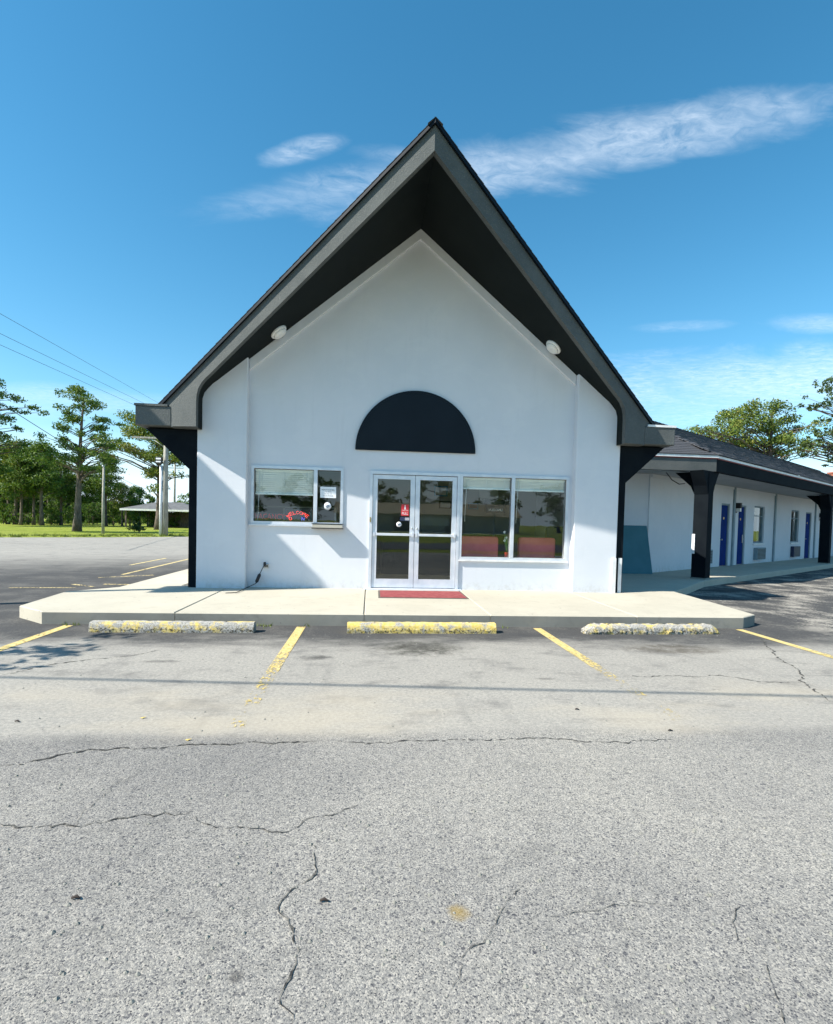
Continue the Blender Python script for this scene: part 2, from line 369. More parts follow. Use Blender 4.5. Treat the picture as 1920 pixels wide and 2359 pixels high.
M_needle = mat('pine_needles', fn=leaf([(.15, (0.021, 0.051, 0.015)), (.45, (0.054, 0.120, 0.024)), (.75, (0.108, 0.188, 0.033)), (1, (0.188, 0.247, 0.045))], .25))
M_needle2 = mat('bronzed_pine_needles', fn=leaf([(.15, (0.037, 0.075, 0.017)), (.5, (0.105, 0.170, 0.031)), (.8, (0.204, 0.255, 0.044)), (1, (0.323, 0.289, 0.068))], .25))
M_leafd = mat('broad_leaves', fn=leaf([(.15, (0.027, 0.063, 0.015)), (.5, (0.068, 0.143, 0.027)), (.8, (0.128, 0.210, 0.042)), (1, (0.210, 0.285, 0.060))], .35))
M_leafk = mat('dark_oak_leaves', fn=leaf([(.15, (0.027, 0.053, 0.018)), (.5, (0.053, 0.094, 0.027)), (.85, (0.094, 0.144, 0.044)), (1, (0.150, 0.188, 0.075))], .3))
M_woods = mat('woods_leaves', fn=leaf([(.15, (0.013, 0.029, 0.010)), (.5, (0.029, 0.058, 0.016)), (.85, (0.058, 0.104, 0.023)), (1, (0.111, 0.150, 0.039))], .2))
def grass(t, b, o):
    P = gp(t)
    c = t.mix(t.smooth(t.noise(P, .25, 5, .6), .3, .7), (.21, .265, .032), (.30, .33, .065))
    c = t.mix(t.m('MULTIPLY', t.smooth(t.noise(P, 6, 5, .7), .4, .7), .5), c, (.10, .15, .018))
    t.put(b.inputs['Base Color'], c)
    t.put(b.inputs['Normal'], t.bump(t.noise(P, 18, 4, .7), .8, .08))
M_grass = mat('lawn_grass', (.1, .15, .03), .9, spec=.1, fn=grass)
M_blade = mat('grass_blades', fn=leaf([(.1, (.06, .10, .014)), (.6, (.13, .18, .03)), (1, (.20, .24, .06))], .3))
M_metal = mat('corrugated_metal', (.42, .42, .42), .5, .3, fn=vary((.45, .45, .44), (.33, .33, .32), 1.2))
M_tanroof = mat('tan_metal_roof', (.5, .42, .28), .55, .2, fn=vary((.5, .42, .27), (.4, .34, .23), 1.5))
M_wire = mat('wire_black', (.015, .015, .017), .6)
M_truck = mat('white_truck_paint', (.75, .76, .78), .25)

# ------------------------------------------------------------ mesh helpers
class MB:
    def __init__(s): s.v = []; s.f = []; s.sm = []
    def poly(s, pts, smooth=False):
        i = len(s.v); s.v += [tuple(p) for p in pts]; s.f.append(list(range(i, i+len(pts)))); s.sm.append(smooth)
    def mesh(s, vs, fs, smooth=False):
        i = len(s.v); s.v += [tuple(p) for p in vs]; s.f += [[i+k for k in f] for f in fs]; s.sm += [smooth]*len(fs)
    def box(s, x0, x1, y0, y1, z0, z1, M=None, bev=0.):
        pts = [(x0, y0), (x1, y0), (x1, y1), (x0, y1)]
        s.prism(pts, z0, z1, M, bev)
    def prism(s, pts, z0, z1, M=None, bev=0.):
        """polygon in xy (counter-clockwise) between two heights, optional bevelled top"""
        n = len(pts)
        a = sum(pts[i][0]*pts[(i+1) % n][1]-pts[(i+1) % n][0]*pts[i][1] for i in range(n))
        if a < 0: pts = pts[::-1]
        rings = [[(x, y, z0) for x, y in pts]]
        if bev:
            ins = []
            for i in range(n):
                p0, p, p1 = Vector(pts[i-1]), Vector(pts[i]), Vector(pts[(i+1) % n])
                d0 = (p-p0).normalized(); d1 = (p1-p).normalized()
                n0 = Vector((-d0.y, d0.x)); n1 = Vector((-d1.y, d1.x)); b = (n0+n1)
                b = b/max(.3, b.length_squared)*2
                ins.append((p.x+b.x*bev, p.y+b.y*bev))
            rings.append([(x, y, z1-bev) for x, y in pts]); rings.append([(x, y, z1) for x, y in ins])
        else: rings.append([(x, y, z1) for x, y in pts])
        V = [p for r in rings for p in r]
        if M is not None: V = [tuple(M @ Vector(p)) for p in V]
        F = [list(range(n-1, -1, -1)), [len(V)-n+i for i in range(n)]]
        for k in range(len(rings)-1):
            for i in range(n):
                j = (i+1) % n; F.append([k*n+i, k*n+j, (k+1)*n+j, (k+1)*n+i])
        s.mesh(V, F)
    def xz(s, pts, y0, y1, bev=0.):
        """polygon in xz extruded from y0 (front) back to y1"""
        M = Matrix(((1, 0, 0, 0), (0, 0, -1, 0), (0, 1, 0, 0), (0, 0, 0, 1)))
        s.prism(pts, -y1, -y0, M, bev)
    def tube(s, pts, r, n=8, cap=True):
        pts = [Vector(p) for p in pts]; rs = r if isinstance(r, (list, tuple)) else [r]*len(pts)
        V = []; up = None
        for i, p in enumerate(pts):
            d = (pts[min(i+1, len(pts)-1)]-pts[max(i-1, 0)]).normalized()
            if up is None: up = Vector((0, 0, 1)) if abs(d.z) < .9 else Vector((1, 0, 0))
            a = d.cross(up).normalized(); b = a.cross(d).normalized(); up = b
            for k in range(n):
                t = 2*math.pi*k/n; V.append(p + (a*math.cos(t)+b*math.sin(t))*rs[i])
        F = []
        for i in range(len(pts)-1):
            for k in range(n):
                j = (k+1) % n; F.append([i*n+k, i*n+j, (i+1)*n+j, (i+1)*n+k])
        if cap: F += [list(range(n-1, -1, -1)), [len(V)-n+k for k in range(n)]]
        s.mesh(V, F, True)
    def lathe(s, prof, M=None, n=24):
        V = []
        for r, z in prof:
            for k in range(n):
                t = 2*math.pi*k/n; V.append(Vector((r*math.cos(t), r*math.sin(t), z)))
        if M is not None: V = [M @ p for p in V]
        F = []
        for i in range(len(prof)-1):
            for k in range(n):
                j = (k+1) % n; F.append([i*n+k, i*n+j, (i+1)*n+j, (i+1)*n+k])
        F += [list(range(n-1, -1, -1)), [len(V)-n+k for k in range(n)]]
        s.mesh(V, F, True)
    def build(s, name, m, parent=None, kind=None):
        me = bpy.data.meshes.new(name); me.from_pydata(s.v, [], s.f); me.polygons.foreach_set('use_smooth', s.sm)
        me.materials.append(m); me.update()
        return link(name, me, parent, kind)
def link(name, me, parent=None, kind=None):
    o = bpy.data.objects.new(name, me); col.objects.link(o)
    if parent is not None: o.parent = parent
    if kind: o['kind'] = kind
    return o
def tag(o, label, cat, group=None):
    o['label'] = label; o['category'] = cat
    if group: o['group'] = group
    return o
def thing(name, label, cat, loc=(0, 0, 0), group=None):
    o = bpy.data.objects.new(name, None); col.objects.link(o); o.location = loc
    o.empty_display_size = .2
    return tag(o, label, cat, group)
def child(mb, name, m, root, kind=None):
    """mesh given in world space put under an Empty that stands elsewhere"""
    o = mb.build(name, m, root, kind)
    r = root
    off = Vector((0, 0, 0))
    while r is not None: off += r.location; r = r.parent
    if off.length > 0: o.data.transform(Matrix.Translation(-off))
    return o
def box_(name, m, root, *a, **k):
    b = MB(); b.box(*a, **k); return child(b, name, m, root)
def text_mesh(body, size, extrude=.001, shear=0., align='CENTER'):
    c = bpy.data.curves.new('t', 'FONT'); c.body = body; c.size = size; c.extrude = extrude; c.shear = shear
    c.align_x = align; c.align_y = 'CENTER'; c.resolution_u = 3
    o = bpy.data.objects.new('t', c); col.objects.link(o)
    dg = bpy.context.evaluated_depsgraph_get(); dg.update()
    me = bpy.data.meshes.new_from_object(o.evaluated_get(dg)); bpy.data.objects.remove(o)
    return me
FACE = Matrix(((1, 0, 0, 0), (0, 0, -1, 0), (0, 1, 0, 0), (0, 0, 0, 1)))      # text plane turned to face -y
def put_text(name, body, size, m, loc, parent, shear=0., mirror=False, sxy=(1, 1)):
    me = text_mesh(body, size, .0008, shear); me.materials.clear(); me.materials.append(m)
    S = Matrix.Diagonal((-sxy[0] if mirror else sxy[0], sxy[1], 1, 1))
    me.transform(Matrix.Translation(loc) @ FACE @ S)
    o = link(name, me, parent)
    off = Vector((0, 0, 0)); r = parent
    while r is not None: off += r.location; r = r.parent
    me.transform(Matrix.Translation(-off)); return o

# ------------------------------------------------------------ ground
KZ = .165
def struct(o, label=None):
    o['kind'] = 'structure'
    if label: o['label'] = label
    return o
b = MB(); b.poly([(-900, -900, -.02), (900, -900, -.02), (900, 900, -.02), (-900, 900, -.02)])
ground = struct(b.build('ground', M_grass), 'flat green ground reaching to the horizon')
lot_edge = [(-70, -20), (-46, 0), (-21.2, 21.6), (-17, 24.6), (-12.7, 29.2), (10, 52), (70, 52), (70, -14.6), (-70, -14.6)]
b = MB(); b.poly([(x, y, 0) for x, y in lot_edge])
lot = struct(b.build('parking_lot', M_asph), 'worn grey asphalt parking lot with cracks and oil stains')
b = MB(); b.poly([(-90, -27, -.004), (90, -27, -.004), (90, -17.5, -.004), (-90, -17.5, -.004)])
road = struct(b.build('road', M_road), 'asphalt road running past the parking lot')
for yy in (-22.4, -22.15):
    bb = MB(); bb.poly([(-90, yy-.05, 0), (90, yy-.05, 0), (90, yy+.05, 0), (-90, yy+.05, 0)]); bb.build('centre_line', M_yel2, road)
# lawn beyond the lot with a raised ragged edge
b = MB(); edge = []
for i in range(len(lot_edge)-4):
    (x0, y0), (x1, y1) = lot_edge[i], lot_edge[i+1]
    n = int(math.hypot(x1-x0, y1-y0)/.6)
    for k in range(n): edge.append((x0+(x1-x0)*k/n+random.uniform(-.1, .1), y0+(y1-y0)*k/n+random.uniform(-.12, .12)))
for i in range(len(edge)-1):
    (x0, y0), (x1, y1) = edge[i], edge[i+1]
    ox, oy = -.7, .72
    hs_ = [0, .05, .07, .07, .07]; ds = [0, .25, 2, 30, 130]
    for k in range(4):
        b.poly([(x0+ox*ds[k], y0+oy*ds[k], hs_[k]), (x1+ox*ds[k], y1+oy*ds[k], hs_[k]), (x1+ox*ds[k+1], y1+oy*ds[k+1], hs_[k+1]), (x0+ox*ds[k+1], y0+oy*ds[k+1], hs_[k+1])])
lawn = struct(b.build('lawn', M_grass), 'sunlit green lawn beyond the parking lot')
# tufts along the lawn edge
def blades(pts, name, m, h=(.05, .16), wd=.02, per=6, parent=None):
    rng = np.random.default_rng(5); V = []; F = []
    for (x, y, z, hh) in pts:
        for _ in range(per):
            a = rng.uniform(0, 6.28); px, py = x+rng.normal(0, .06), y+rng.normal(0, .06); L = rng.uniform(*h)*hh
            lx, ly = rng.normal(0, .4)*L, rng.normal(0, .4)*L; i = len(V)
            V += [(px-math.cos(a)*wd, py-math.sin(a)*wd, z), (px+math.cos(a)*wd, py+math.sin(a)*wd, z), (px+lx, py+ly, z+L)]; F.append([i, i+1, i+2])
    me = bpy.data.meshes.new(name); me.from_pydata(V, [], F); me.materials.append(m)
    return link(name, me, parent, 'stuff')
tp = []
for (x, y) in edge[60:]:
    if -40 < x < -5:
        for k in range(14):
            d = abs(random.gauss(0, 1.2)); tp.append((x-.7*d+random.uniform(-.3, .3), y+.72*d+random.uniform(-.3, .3), .04, 1.))
o = blades(tp, 'grass', M_blade, (.06, .2), .025); tag(o, 'longer grass blades along the edge of the lawn', 'grass'); 
# low weeds at the foot of the kerb
wp = [(onz(u, 1441).x, -2.72, 0, .45) for u in (150, 168, 300, 330, 335, 352, 600, 606, 612, 625, 700, 880, 1160, 1345, 1500)]
o = blades(wp, 'weeds', M_blade, (.05, .13), .008, 10); tag(o, 'small weeds growing along the foot of the kerb', 'weeds')

# painted lines (parts of the lot)
def ground_strip(pts, wd, name, m, z=.004):
    b = MB()
    for i in range(len(pts)-1):
        p, q = Vector(pts[i]), Vector(pts[i+1]); d = (q-p).normalized(); nrm = Vector((-d.y, d.x))*wd/2
        b.poly([(*(p-nrm), z), (*(q-nrm), z), (*(q+nrm), z), (*(p+nrm), z)])
    return b.build(name, m, lot)
for x in (-4.30, -1.36, 1.86, 4.84):
    ground_strip([(x, -2.78), (x, -4.4), (x, -6.2)], .115, 'parking_line', M_yel)
for a, c in [((282, 1324), (461, 1282)), ((227, 1331), (354, 1325)), ((23, 1354), (173, 1354)), ((166, 1346), (215, 1352)), ((240, 1346), (300, 1347)), ((300, 1302), (383, 1286))]:
    p, q = onz(*a), onz(*c); ground_strip([(p.x, p.y), (q.x, q.y)], .09, 'parking_line', M_yel2)

# cracks, traced on the ground
D2 = 1920/1736
def crack_strip(uv, w0, w1, seed, scale=1.0):
    rng = random.Random(seed); P = [onz(u*scale, v*scale) for u, v in uv]; pts = []
    for i in range(len(P)-1):
        L = (P[i+1]-P[i]).length; n = max(2, int(L/.022))
        for k in range(n): pts.append(P[i].lerp(P[i+1], k/n))
    pts.append(P[-1]); b = MB(); N = len(pts); off = 0; prev = None
    for i, p in enumerate(pts):
        d = (pts[min(i+1, N-1)]-pts[max(i-1, 0)]); d.z = 0; d = d.normalized() if d.length > 0 else Vector((1, 0, 0)); nr = Vector((-d.y, d.x, 0))
        off = .8*off + rng.gauss(0, .0085); t = i/max(1, N-1)
        wd = .46*(w0+(w1-w0)*t)*max(.12, rng.gauss(1, .65))*min(1, 8*t+.1, 8*(1-t)+.1)
        a, c = p+nr*(off-wd/2), p+nr*(off+wd/2); a.z = c.z = .0035
        if prev and rng.random() > .04: b.poly([prev[0], a, c, prev[1]])
        prev = (a, c)
    return b.build('crack', M_crack, lot)
crack_strip([(0, 1597), (90, 1583), (180, 1562), (360, 1555), (500, 1550), (620, 1548), (680, 1545)], .030, .020, 1, D2)
crack_strip([(680, 1545), (800, 1546), (990, 1541), (1100, 1539), (1190, 1540), (1240, 1546), (1320, 1543), (1430, 1537)], .018, .012, 2, D2)
crack_strip([(0, 1718), (110, 1722), (230, 1713), (330, 1704), (395, 1699), (412, 1691)], .024, .012, 3, D2)
crack_strip([(405, 1700), (450, 1724), (520, 1728), (600, 1731), (640, 1712), (700, 1694), (760, 1680)], .008, .008, 4, D2)
crack_strip([(640, 1745), (652, 1770), (655, 1795), (640, 1830), (600, 1862), (587, 1880), (586, 1910), (605, 1960), (612, 1976), (620, 1990), (607, 2025), (590, 2050), (594, 2090), (612, 2133)], .007, .013, 5, D2)
crack_strip([(1096, 1838), (1082, 1862), (1070, 1885), (1030, 1925), (1004, 1962), (970, 1975), (955, 2020), (935, 2065)], .006, .007, 6, D2)
crack_strip([(1545, 1888), (1530, 1905), (1517, 1918), (1520, 1940), (1534, 1962)], .007, .004, 7, D2)
crack_strip([(1751, 1468), (1790, 1513), (1820, 1532), (1845, 1551), (1850, 1571), (1894, 1601), (1920, 1618)], .03, .026, 8)
crack_strip([(0, 1556), (83, 1538), (144, 1527), (221, 1518), (310, 1511), (387, 1493)], .022, .012, 9)
crack_strip([(1413, 1560), (1510, 1557), (1625, 1557), (1695, 1560), (1760, 1571), (1845, 1573)], .012, .02, 10)
crack_strip([(130, 1745), (230, 1640), (330, 1595)], .004, .004, 11, D2)
crack_strip([(1130, 1905), (1230, 1898), (1330, 1885), (1405, 1880)], .004, .003, 12, D2)
crack_strip([(1600, 2000), (1610, 2060), (1632, 2133)], .006, .008, 13, D2)
crack_strip([(0, 1330), (60, 1332), (120, 1330)], .03, .03, 14, 1)
for i, (a, c) in enumerate([((0, 1250), (130, 1258)), ((0, 1284), (62, 1281)), ((140, 1267), (215, 1263)), ((30, 1292), (110, 1289))]): crack_strip([a, ((a[0]+c[0])/2, (a[1]+c[1])/2), c], .06, .04, 20+i)
# loose grit, twigs and dry leaves lying on the lot
rng = random.Random(3); b = MB()
for i in range(520):
    u, v = rng.uniform(0, 1920), 1455+rng.random()**1.5*880
    p = onz(u, v); r = rng.uniform(.003, .011)
    V = [(p.x+math.cos(k*1.257+i)*r*rng.uniform(.7, 1.2), p.y+math.sin(k*1.257+i)*r*rng.uniform(.7, 1.2), .001) for k in range(5)]
    V.append((p.x, p.y, r*.9)); b.mesh(V, [[k, (k+1) % 5, 5] for k in range(5)])
o = b.build('grit', M_kerb, None, 'stuff'); tag(o, 'small loose stones scattered over the asphalt', 'grit')
M_leafdry = mat('dry_leaf', (.45, .34, .10), .7); M_twig = mat('twig', (.04, .03, .025), .9)
for k, (u, v, c) in enumerate([(330, 1655, 'y'), (434, 1706, 'y'), (40, 1664, 't'), (1330, 1636, 't'), (1545, 1685, 't'), (747, 2079, 't'), (175, 2073, 't')]):
    p = onz(u, v); b = MB(); s_ = .016
    if c == 'y':
        b.mesh([(p.x-s_*1.4, p.y, .006), (p.x, p.y-s_*.7, .004), (p.x+s_*1.4, p.y+.004, .012), (p.x, p.y+s_*.7, .004), (p.x, p.y, .011)], [[0, 1, 4], [1, 2, 4], [2, 3, 4], [3, 0, 4]])
        tag(b.build('fallen_leaf', M_leafdry), 'small yellow fallen leaf on the pale asphalt', 'leaf', 'fallen leaves on the asphalt')
    else:
        b.tube([(p.x-s_, p.y, .008), (p.x, p.y+.006, .010), (p.x+s_, p.y-.002, .007)], [.004, .006, .003], 6)
        tag(b.build('twig', M_twig), 'short dark scrap of twig lying on the asphalt', 'twig', 'dark scraps on the asphalt')

# ------------------------------------------------------------ sidewalk and walkway
EA = R(55); e2 = Vector((math.sin(EA), math.cos(EA))); n2 = Vector((math.cos(EA), -math.sin(EA))); W0 = Vector((9.19, 5.54))
def wp2(s, o): return W0 + e2*s + n2*o
sw = struct(bpy.data.objects.new('sidewalk', None), 'raised pale concrete sidewalk in front of the office'); col.objects.link(sw)
walk_c = wp2(-2.95, 1.75); walk_e = wp2(24, 1.75)
out_front = [(-4.68, -2.69), (4.97, -2.69), (5.33, -2.45), (5.55, -.6), (5.62, .12), (-4.86, .12), (-4.86, -.2), (-5.40, -.85), (-5.22, -2.26)]
def clipx(poly, x0, x1):
    for sgn, xc in ((1, x0), (-1, x1)):
        out = []
        for i in range(len(poly)):
            p, q = poly[i-1], poly[i]; a, c = sgn*(p[0]-xc), sgn*(q[0]-xc)
            if a*c < 0: t = a/(a-c); out.append((xc, p[1]+(q[1]-p[1])*t))
            if c >= 0: out.append(q)
        poly = out
    return poly
jx = [-9, -3.02, -.53, 1.22, 3.35, 9]
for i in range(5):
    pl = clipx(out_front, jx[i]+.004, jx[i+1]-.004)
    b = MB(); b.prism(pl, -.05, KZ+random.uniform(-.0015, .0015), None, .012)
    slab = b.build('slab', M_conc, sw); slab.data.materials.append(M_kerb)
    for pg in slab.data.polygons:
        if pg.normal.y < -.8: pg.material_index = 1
b = MB(); b.prism([(-4.86, .124), (-3.9, .124), (-3.9, 9.3), (-4.86, 9.3)], -.05, KZ, None, .012); b.build('slab', M_conc, sw)
b = MB(); b.box(-4.6, 4.9, -2.60, .1, -.06, KZ-.03); b.build('kerb_core', M_kerb, sw)
ww = struct(bpy.data.objects.new('walkway', None), 'shaded concrete walkway along the guest rooms'); col.objects.link(ww)
b = MB(); b.prism([(4.2, .124), (5.62, .124), tuple(walk_c), tuple(wp2(-2.95, .1)), (7.3, 4.4), (4.2, 4.4)], -.05, KZ-.003, None, .012); b.build('slab', M_conc, ww)
for k in range(9):
    s0, s1 = -2.95+k*3, -2.95+k*3+2.992
    b = MB(); b.prism([tuple(wp2(s0+.008, 1.75)), tuple(wp2(s1, 1.75)), tuple(wp2(s1, .0)), tuple(wp2(s0+.008, .0))], -.05, KZ-.004, None, .012); b.build('slab', M_conc, ww)

# ------------------------------------------------------------ wheel stops
def wheel_stop(xa, xb, y, m, label, seed, rough=.004, tilt=0., h=.125, round_=0.):
    rng = random.Random(seed); L = xb-xa; n = 64
    prof = [(-.085, 0), (-.085, .045), (-.070, .095), (-.052, h-.004), (-.02, h), (.03, h), (.052, h-.004), (.070, .095), (.085, .045), (.085, 0)]
    V = []; np_ = len(prof); jit = [[rng.gauss(0, rough) for _ in prof] for _ in range(n+1)]
    for i in range(n+1):
        t = i/n; x = -L/2 + L*t; ed = min(t, 1-t)*L
        k = 1 if not round_ else min(1., (ed/round_)**.5*.75+.25)
        for j, (py, pz) in enumerate(prof):
            jj = (jit[i][j]+jit[max(0, i-1)][j])*.7
            if j in (1, 2): jj += -abs(rng.gauss(0, rough*1.2))
            V.append((x, py*(.7+.3*k)+(jj if pz > .01 else 0), pz*k+(jj if pz > .01 else 0)))
    F = [[i*np_+j, i*np_+j+1, (i+1)*np_+j+1, (i+1)*np_+j] for i in range(n) for j in range(np_-1)]
    F += [list(range(np_)), [n*np_+j for j in range(np_-1, -1, -1)]]
    b = MB(); b.mesh([(a, c, d) for a, c, d in V], [f[::-1] for f in F]); 
    o = b.build('wheel_stop', m); o.location = ((xa+xb)/2, y, .0); o.rotation_euler = (0, 0, tilt)
    tag(o, label, 'wheel stop', 'concrete wheel stops along the kerb')
    # two steel anchor pins
    for sx_ in (-.32, .32):
        p = MB(); p.lathe([(.012, h-.012), (.012, h+.004), (.006, h+.006)], Matrix.Translation((L*sx_, .0, 0)), 10); p.build('pin', M_edge, o)
    return o
wheel_stop(-3.86, -1.90, -3.09, M_stop1, 'cream topped wheel stop, least chipped of the three, below the ticket window', 1, .0018)
wheel_stop(-.74, 1.20, -3.06, M_stop2, 'yellow painted wheel stop opposite the glass doors', 2, .002, R(.8))
wheel_stop(2.40, 4.33, -3.04, M_stop3, 'badly crumbled wheel stop with rounded ends and hardly any yellow left', 3, .006, R(1.5), .118, .12)

# ------------------------------------------------------------ the office building
X0 = .34
office = thing('motel_office', 'white stucco office with steep dark prow gable roof and half-round dark panel', 'building', (X0, 0, 0))
def yf(x): return -2.1 + .42*abs(x)
prof = [(3.82, 2.98), (3.82, 3.42), (3.81, 3.53), (3.78, 3.63), (3.72, 3.72), (3.65, 3.79), (3.57, 3.85), (0, 6.81)]
LWX0, LWX1, LZ0, LZ1 = -2.651, -.9825, 1.333, 2.397
DX0, DX1, DZ1 = -.494, 1.166, 2.365
RX1, RZ0 = 3.315, .747
PZ = 2.62
def wall_open(mb, x0, x1, z0, z1, y0, y1, ops):
    """wall slab with rectangular openings (x0,x1,z0,z1), in facade space"""
    ops = sorted(ops); xs = x0
    for a, c, d, e in ops:
        if a-xs > 1e-4: mb.box(xs, a, y0, y1, z0, z1)
        if d-z0 > 1e-4: mb.box(a, c, y0, y1, z0, d)
        if z1-e > 1e-4: mb.box(a, c, y0, y1, e, z1)
        xs = c
    if x1-xs > 1e-4: mb.box(xs, x1, y0, y1, z0, z1)
b = MB()
wall_open(b, X0-3.04, X0+3.04, KZ-.1, PZ, 0, .22, [(LWX0, LWX1, LZ0, LZ1), (DX0, DX1, KZ-.1, DZ1), (DX1, RX1, RZ0, DZ1)])
zs = lambda x: 6.81-.829*abs(x)
b.xz([(X0-3.04, PZ), (X0+3.04, PZ), (X0+3.04, zs(3.04)+.02), (X0, 6.83), (X0-3.04, zs(3.04)+.02)], 0, .22)
front = child(b, 'front_wall', M_white, office)
for sg in (-1, 1):
    b = MB()
    P = [(3.04, KZ-.1), (3.9, KZ-.1), (3.9, 2.985), (3.825, 2.985), (3.825, 3.60), (3.6, 3.86), (3.04, zs(3.04)+.03)]
    b.xz([(X0+sg*x, z) for x, z in P][::sg], -.17, .22, .012)
    child(b, 'wall_pilaster', M_white, office)
    b = MB()      # raised band under the soffit
    t_ = .15
    b.xz([(X0+sg*3.035, zs(3.035)+.01), (X0+sg*.0, 6.82), (X0+sg*.0, 6.82-t_*1.3), (X0+sg*3.035, zs(3.035)-t_*1.3)][::-sg], -.055, -.002, .008)
    child(b, 'gable_band', M_white, office)
    b = MB(); b.box(X0+sg*3.9-(.2 if sg > 0 else 0), X0+sg*3.9+(.2 if sg < 0 else 0), .222, 9.0, KZ-.1, 3.3); child(b, 'side_wall', M_white, office)
    # rake fascia board
    P = prof + [(0, 7.17), (4.51, 3.337), (4.302, 3.337), (4.302, 3.0)]
    F = [(X0+sg*x, yf(x), z) for x, z in P]; Bk = [(X0+sg*x, yf(x)+.12, z) for x, z in P]; n = len(P)
    b = MB(); V = F+Bk; fs = [list(range(n)), list(range(2*n-1, n-1, -1))] + [[i, i+n, (i+1) % n+n, (i+1) % n] for i in range(n) if i != 7]
    if sg > 0: fs = [f[::-1] for f in fs]
    b.mesh(V, fs); child(b, 'rake_fascia', M_dark, office)
    # soffit between rake and wall
    b = MB()
    for i in range(len(prof)-1):
        (xa, za), (xb, zb) = prof[i], prof[i+1]
        b.poly([(X0+sg*xa, yf(xa)+.115, za), (X0+sg*xb, yf(xb)+.115, zb), (X0+sg*xb, .1, zb), (X0+sg*xa, .1, za)][::sg])
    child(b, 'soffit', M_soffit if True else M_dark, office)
    # eave box and its underside
    b = MB(); b.xz([(X0+sg*4.304, 3.003), (X0+sg*4.90, 3.003), (X0+sg*4.90, 3.33), (X0+sg*4.304, 3.33)][::sg], -.30, 9.0, .01); child(b, 'eave_box', M_dark, office)
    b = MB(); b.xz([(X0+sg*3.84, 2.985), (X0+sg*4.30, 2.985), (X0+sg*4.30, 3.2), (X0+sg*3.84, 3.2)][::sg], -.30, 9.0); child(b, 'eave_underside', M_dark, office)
    b = MB(); b.xz([(X0+sg*4.36, 3.333), (X0+sg*4.915, 3.333), (X0+sg*4.915, 3.372), (X0+sg*4.36, 3.372)][::sg], -.315, 9.0); child(b, 'drip_edge', M_trimw if sg > 0 else M_dark, office)
    # flared bracket post at the corner
    P = [(3.904, KZ-.05), (4.05, KZ-.05), (4.05, 2.28), (4.80, 2.98), (3.904, 2.98)]
    for y0, y1 in ((-.13, .22), (5.0, 5.35)):
        b = MB(); b.xz([(X0+sg*x, z) for x, z in P][::sg], y0, y1, .01); child(b, 'bracket_post', M_black, office)
    # roof deck and shingle courses
    ax, az, bx, bz = 0, 7.175, 4.62, 3.25
    b = MB(); V = []
    for (x, z) in ((ax, az), (bx, bz)):
        for dz_ in (0, .06):
            for y in (yf(x)-.05, 9.1): V.append((X0+sg*x, y, z+dz_))
    b.mesh(V, [[0, 1, 5, 4], [2, 6, 7, 3], [0, 4, 6, 2], [1, 3, 7, 5], [4, 5, 7, 6], [0, 2, 3, 1]]); child(b, 'roof_deck', M_navy, office)
    L = math.hypot(bx-ax, az-bz); ux, uz = (bx-ax)/L, (bz-az)/L; nx, nz = -uz, ux
    nz = abs(nz); nx = abs(nx)
    b = MB(); rows = int(L/.145); rg = random.Random(11+sg)
    for r in range(rows):
        d0, d1 = r*.145-.02, r*.145+.165
        xa, za = ax+ux*d0, az+.062+uz*d0; xb, zb = ax+ux*d1, az+.062+uz*d1
        y = min(yf(max(xa, 0)), yf(xb))-.055+rg.uniform(-.008, .008)+(0 if r % 2 else .0); first = True
        y0 = yf((xa+xb)/2)-.055+rg.uniform(-.010, .010)
        while y0 < 9.1:
            y1 = min(9.12, y0+rg.choice((.26, .3, .33))); lo, hi = .003, .009+rg.uniform(0, .004)
            V = []
            for (x, z, h) in ((xa, za, lo), (xb, zb, hi)):
                for yy in ((yf(x)-.055) if first else y0, y1-.006):
                    V.append((X0+sg*(x+nx*.0), yy, z)); V.append((X0+sg*(x+nx*h), yy, z+nz*h))
            b.mesh(V, [[1, 5, 7, 3], [4, 5, 1, 0], [6, 2, 3, 7], [4, 6, 7, 5]]); y0 = y1; first = False
    o = child(b, 'shingles', M_shin, office, 'stuff')
b = MB()
for k in range(40):
    y0 = -2.155+k*.285; b.mesh([(X0-.11, y0, 7.150), (X0, y0, 7.247), (X0+.11, y0, 7.150), (X0-.11, y0+.32, 7.145), (X0, y0+.32, 7.242), (X0+.11, y0+.32, 7.145)], [[0, 1, 4, 3], [1, 2, 5, 4]])
child(b, 'ridge_cap', M_shin, office, 'stuff')
box_('rear_wall', M_white, office, X0-3.7, X0+3.7, 8.8, 9.0, KZ-.1, 3.3)
# half-round dark panel over the door
P = [(.3465+1.1127*math.cos(math.pi*k/40), 2.746+1.1127*math.sin(math.pi*k/40)) for k in range(41)]
b = MB(); b.xz(P, -.03, -.002, .004); hp = child(b, 'half_round_panel', M_navy, office)
b = MB(); b.xz([(.3465+1.125*math.cos(math.pi*k/40), 2.746+1.125*math.sin(math.pi*k/40)) for k in range(41)]+[(.3465+1.085*math.cos(math.pi*k/40), 2.746+1.085*math.sin(math.pi*k/40)) for k in range(40, -1, -1)], -.038, -.031); b.box(.3465-1.085, .3465+1.085, -.038, -.031, 2.746, 2.776); o = b.build('rim', M_navy, hp); o.data.transform(Matrix.Translation((-X0, 0, 0)))
# corner guards at the right foot
for (ua, ub, y) in ((1410, 1419, -.205), (1424, 1432, -.14)):
    xa, xb = ony(ua, 1330, y).x, ony(ub, 1330, y).x
    b = MB(); b.box(xa, xb, y-.0, y+.04 if y > -.17 else -.172, KZ, .835); child(b, 'corner_guard', M_trimw, office)

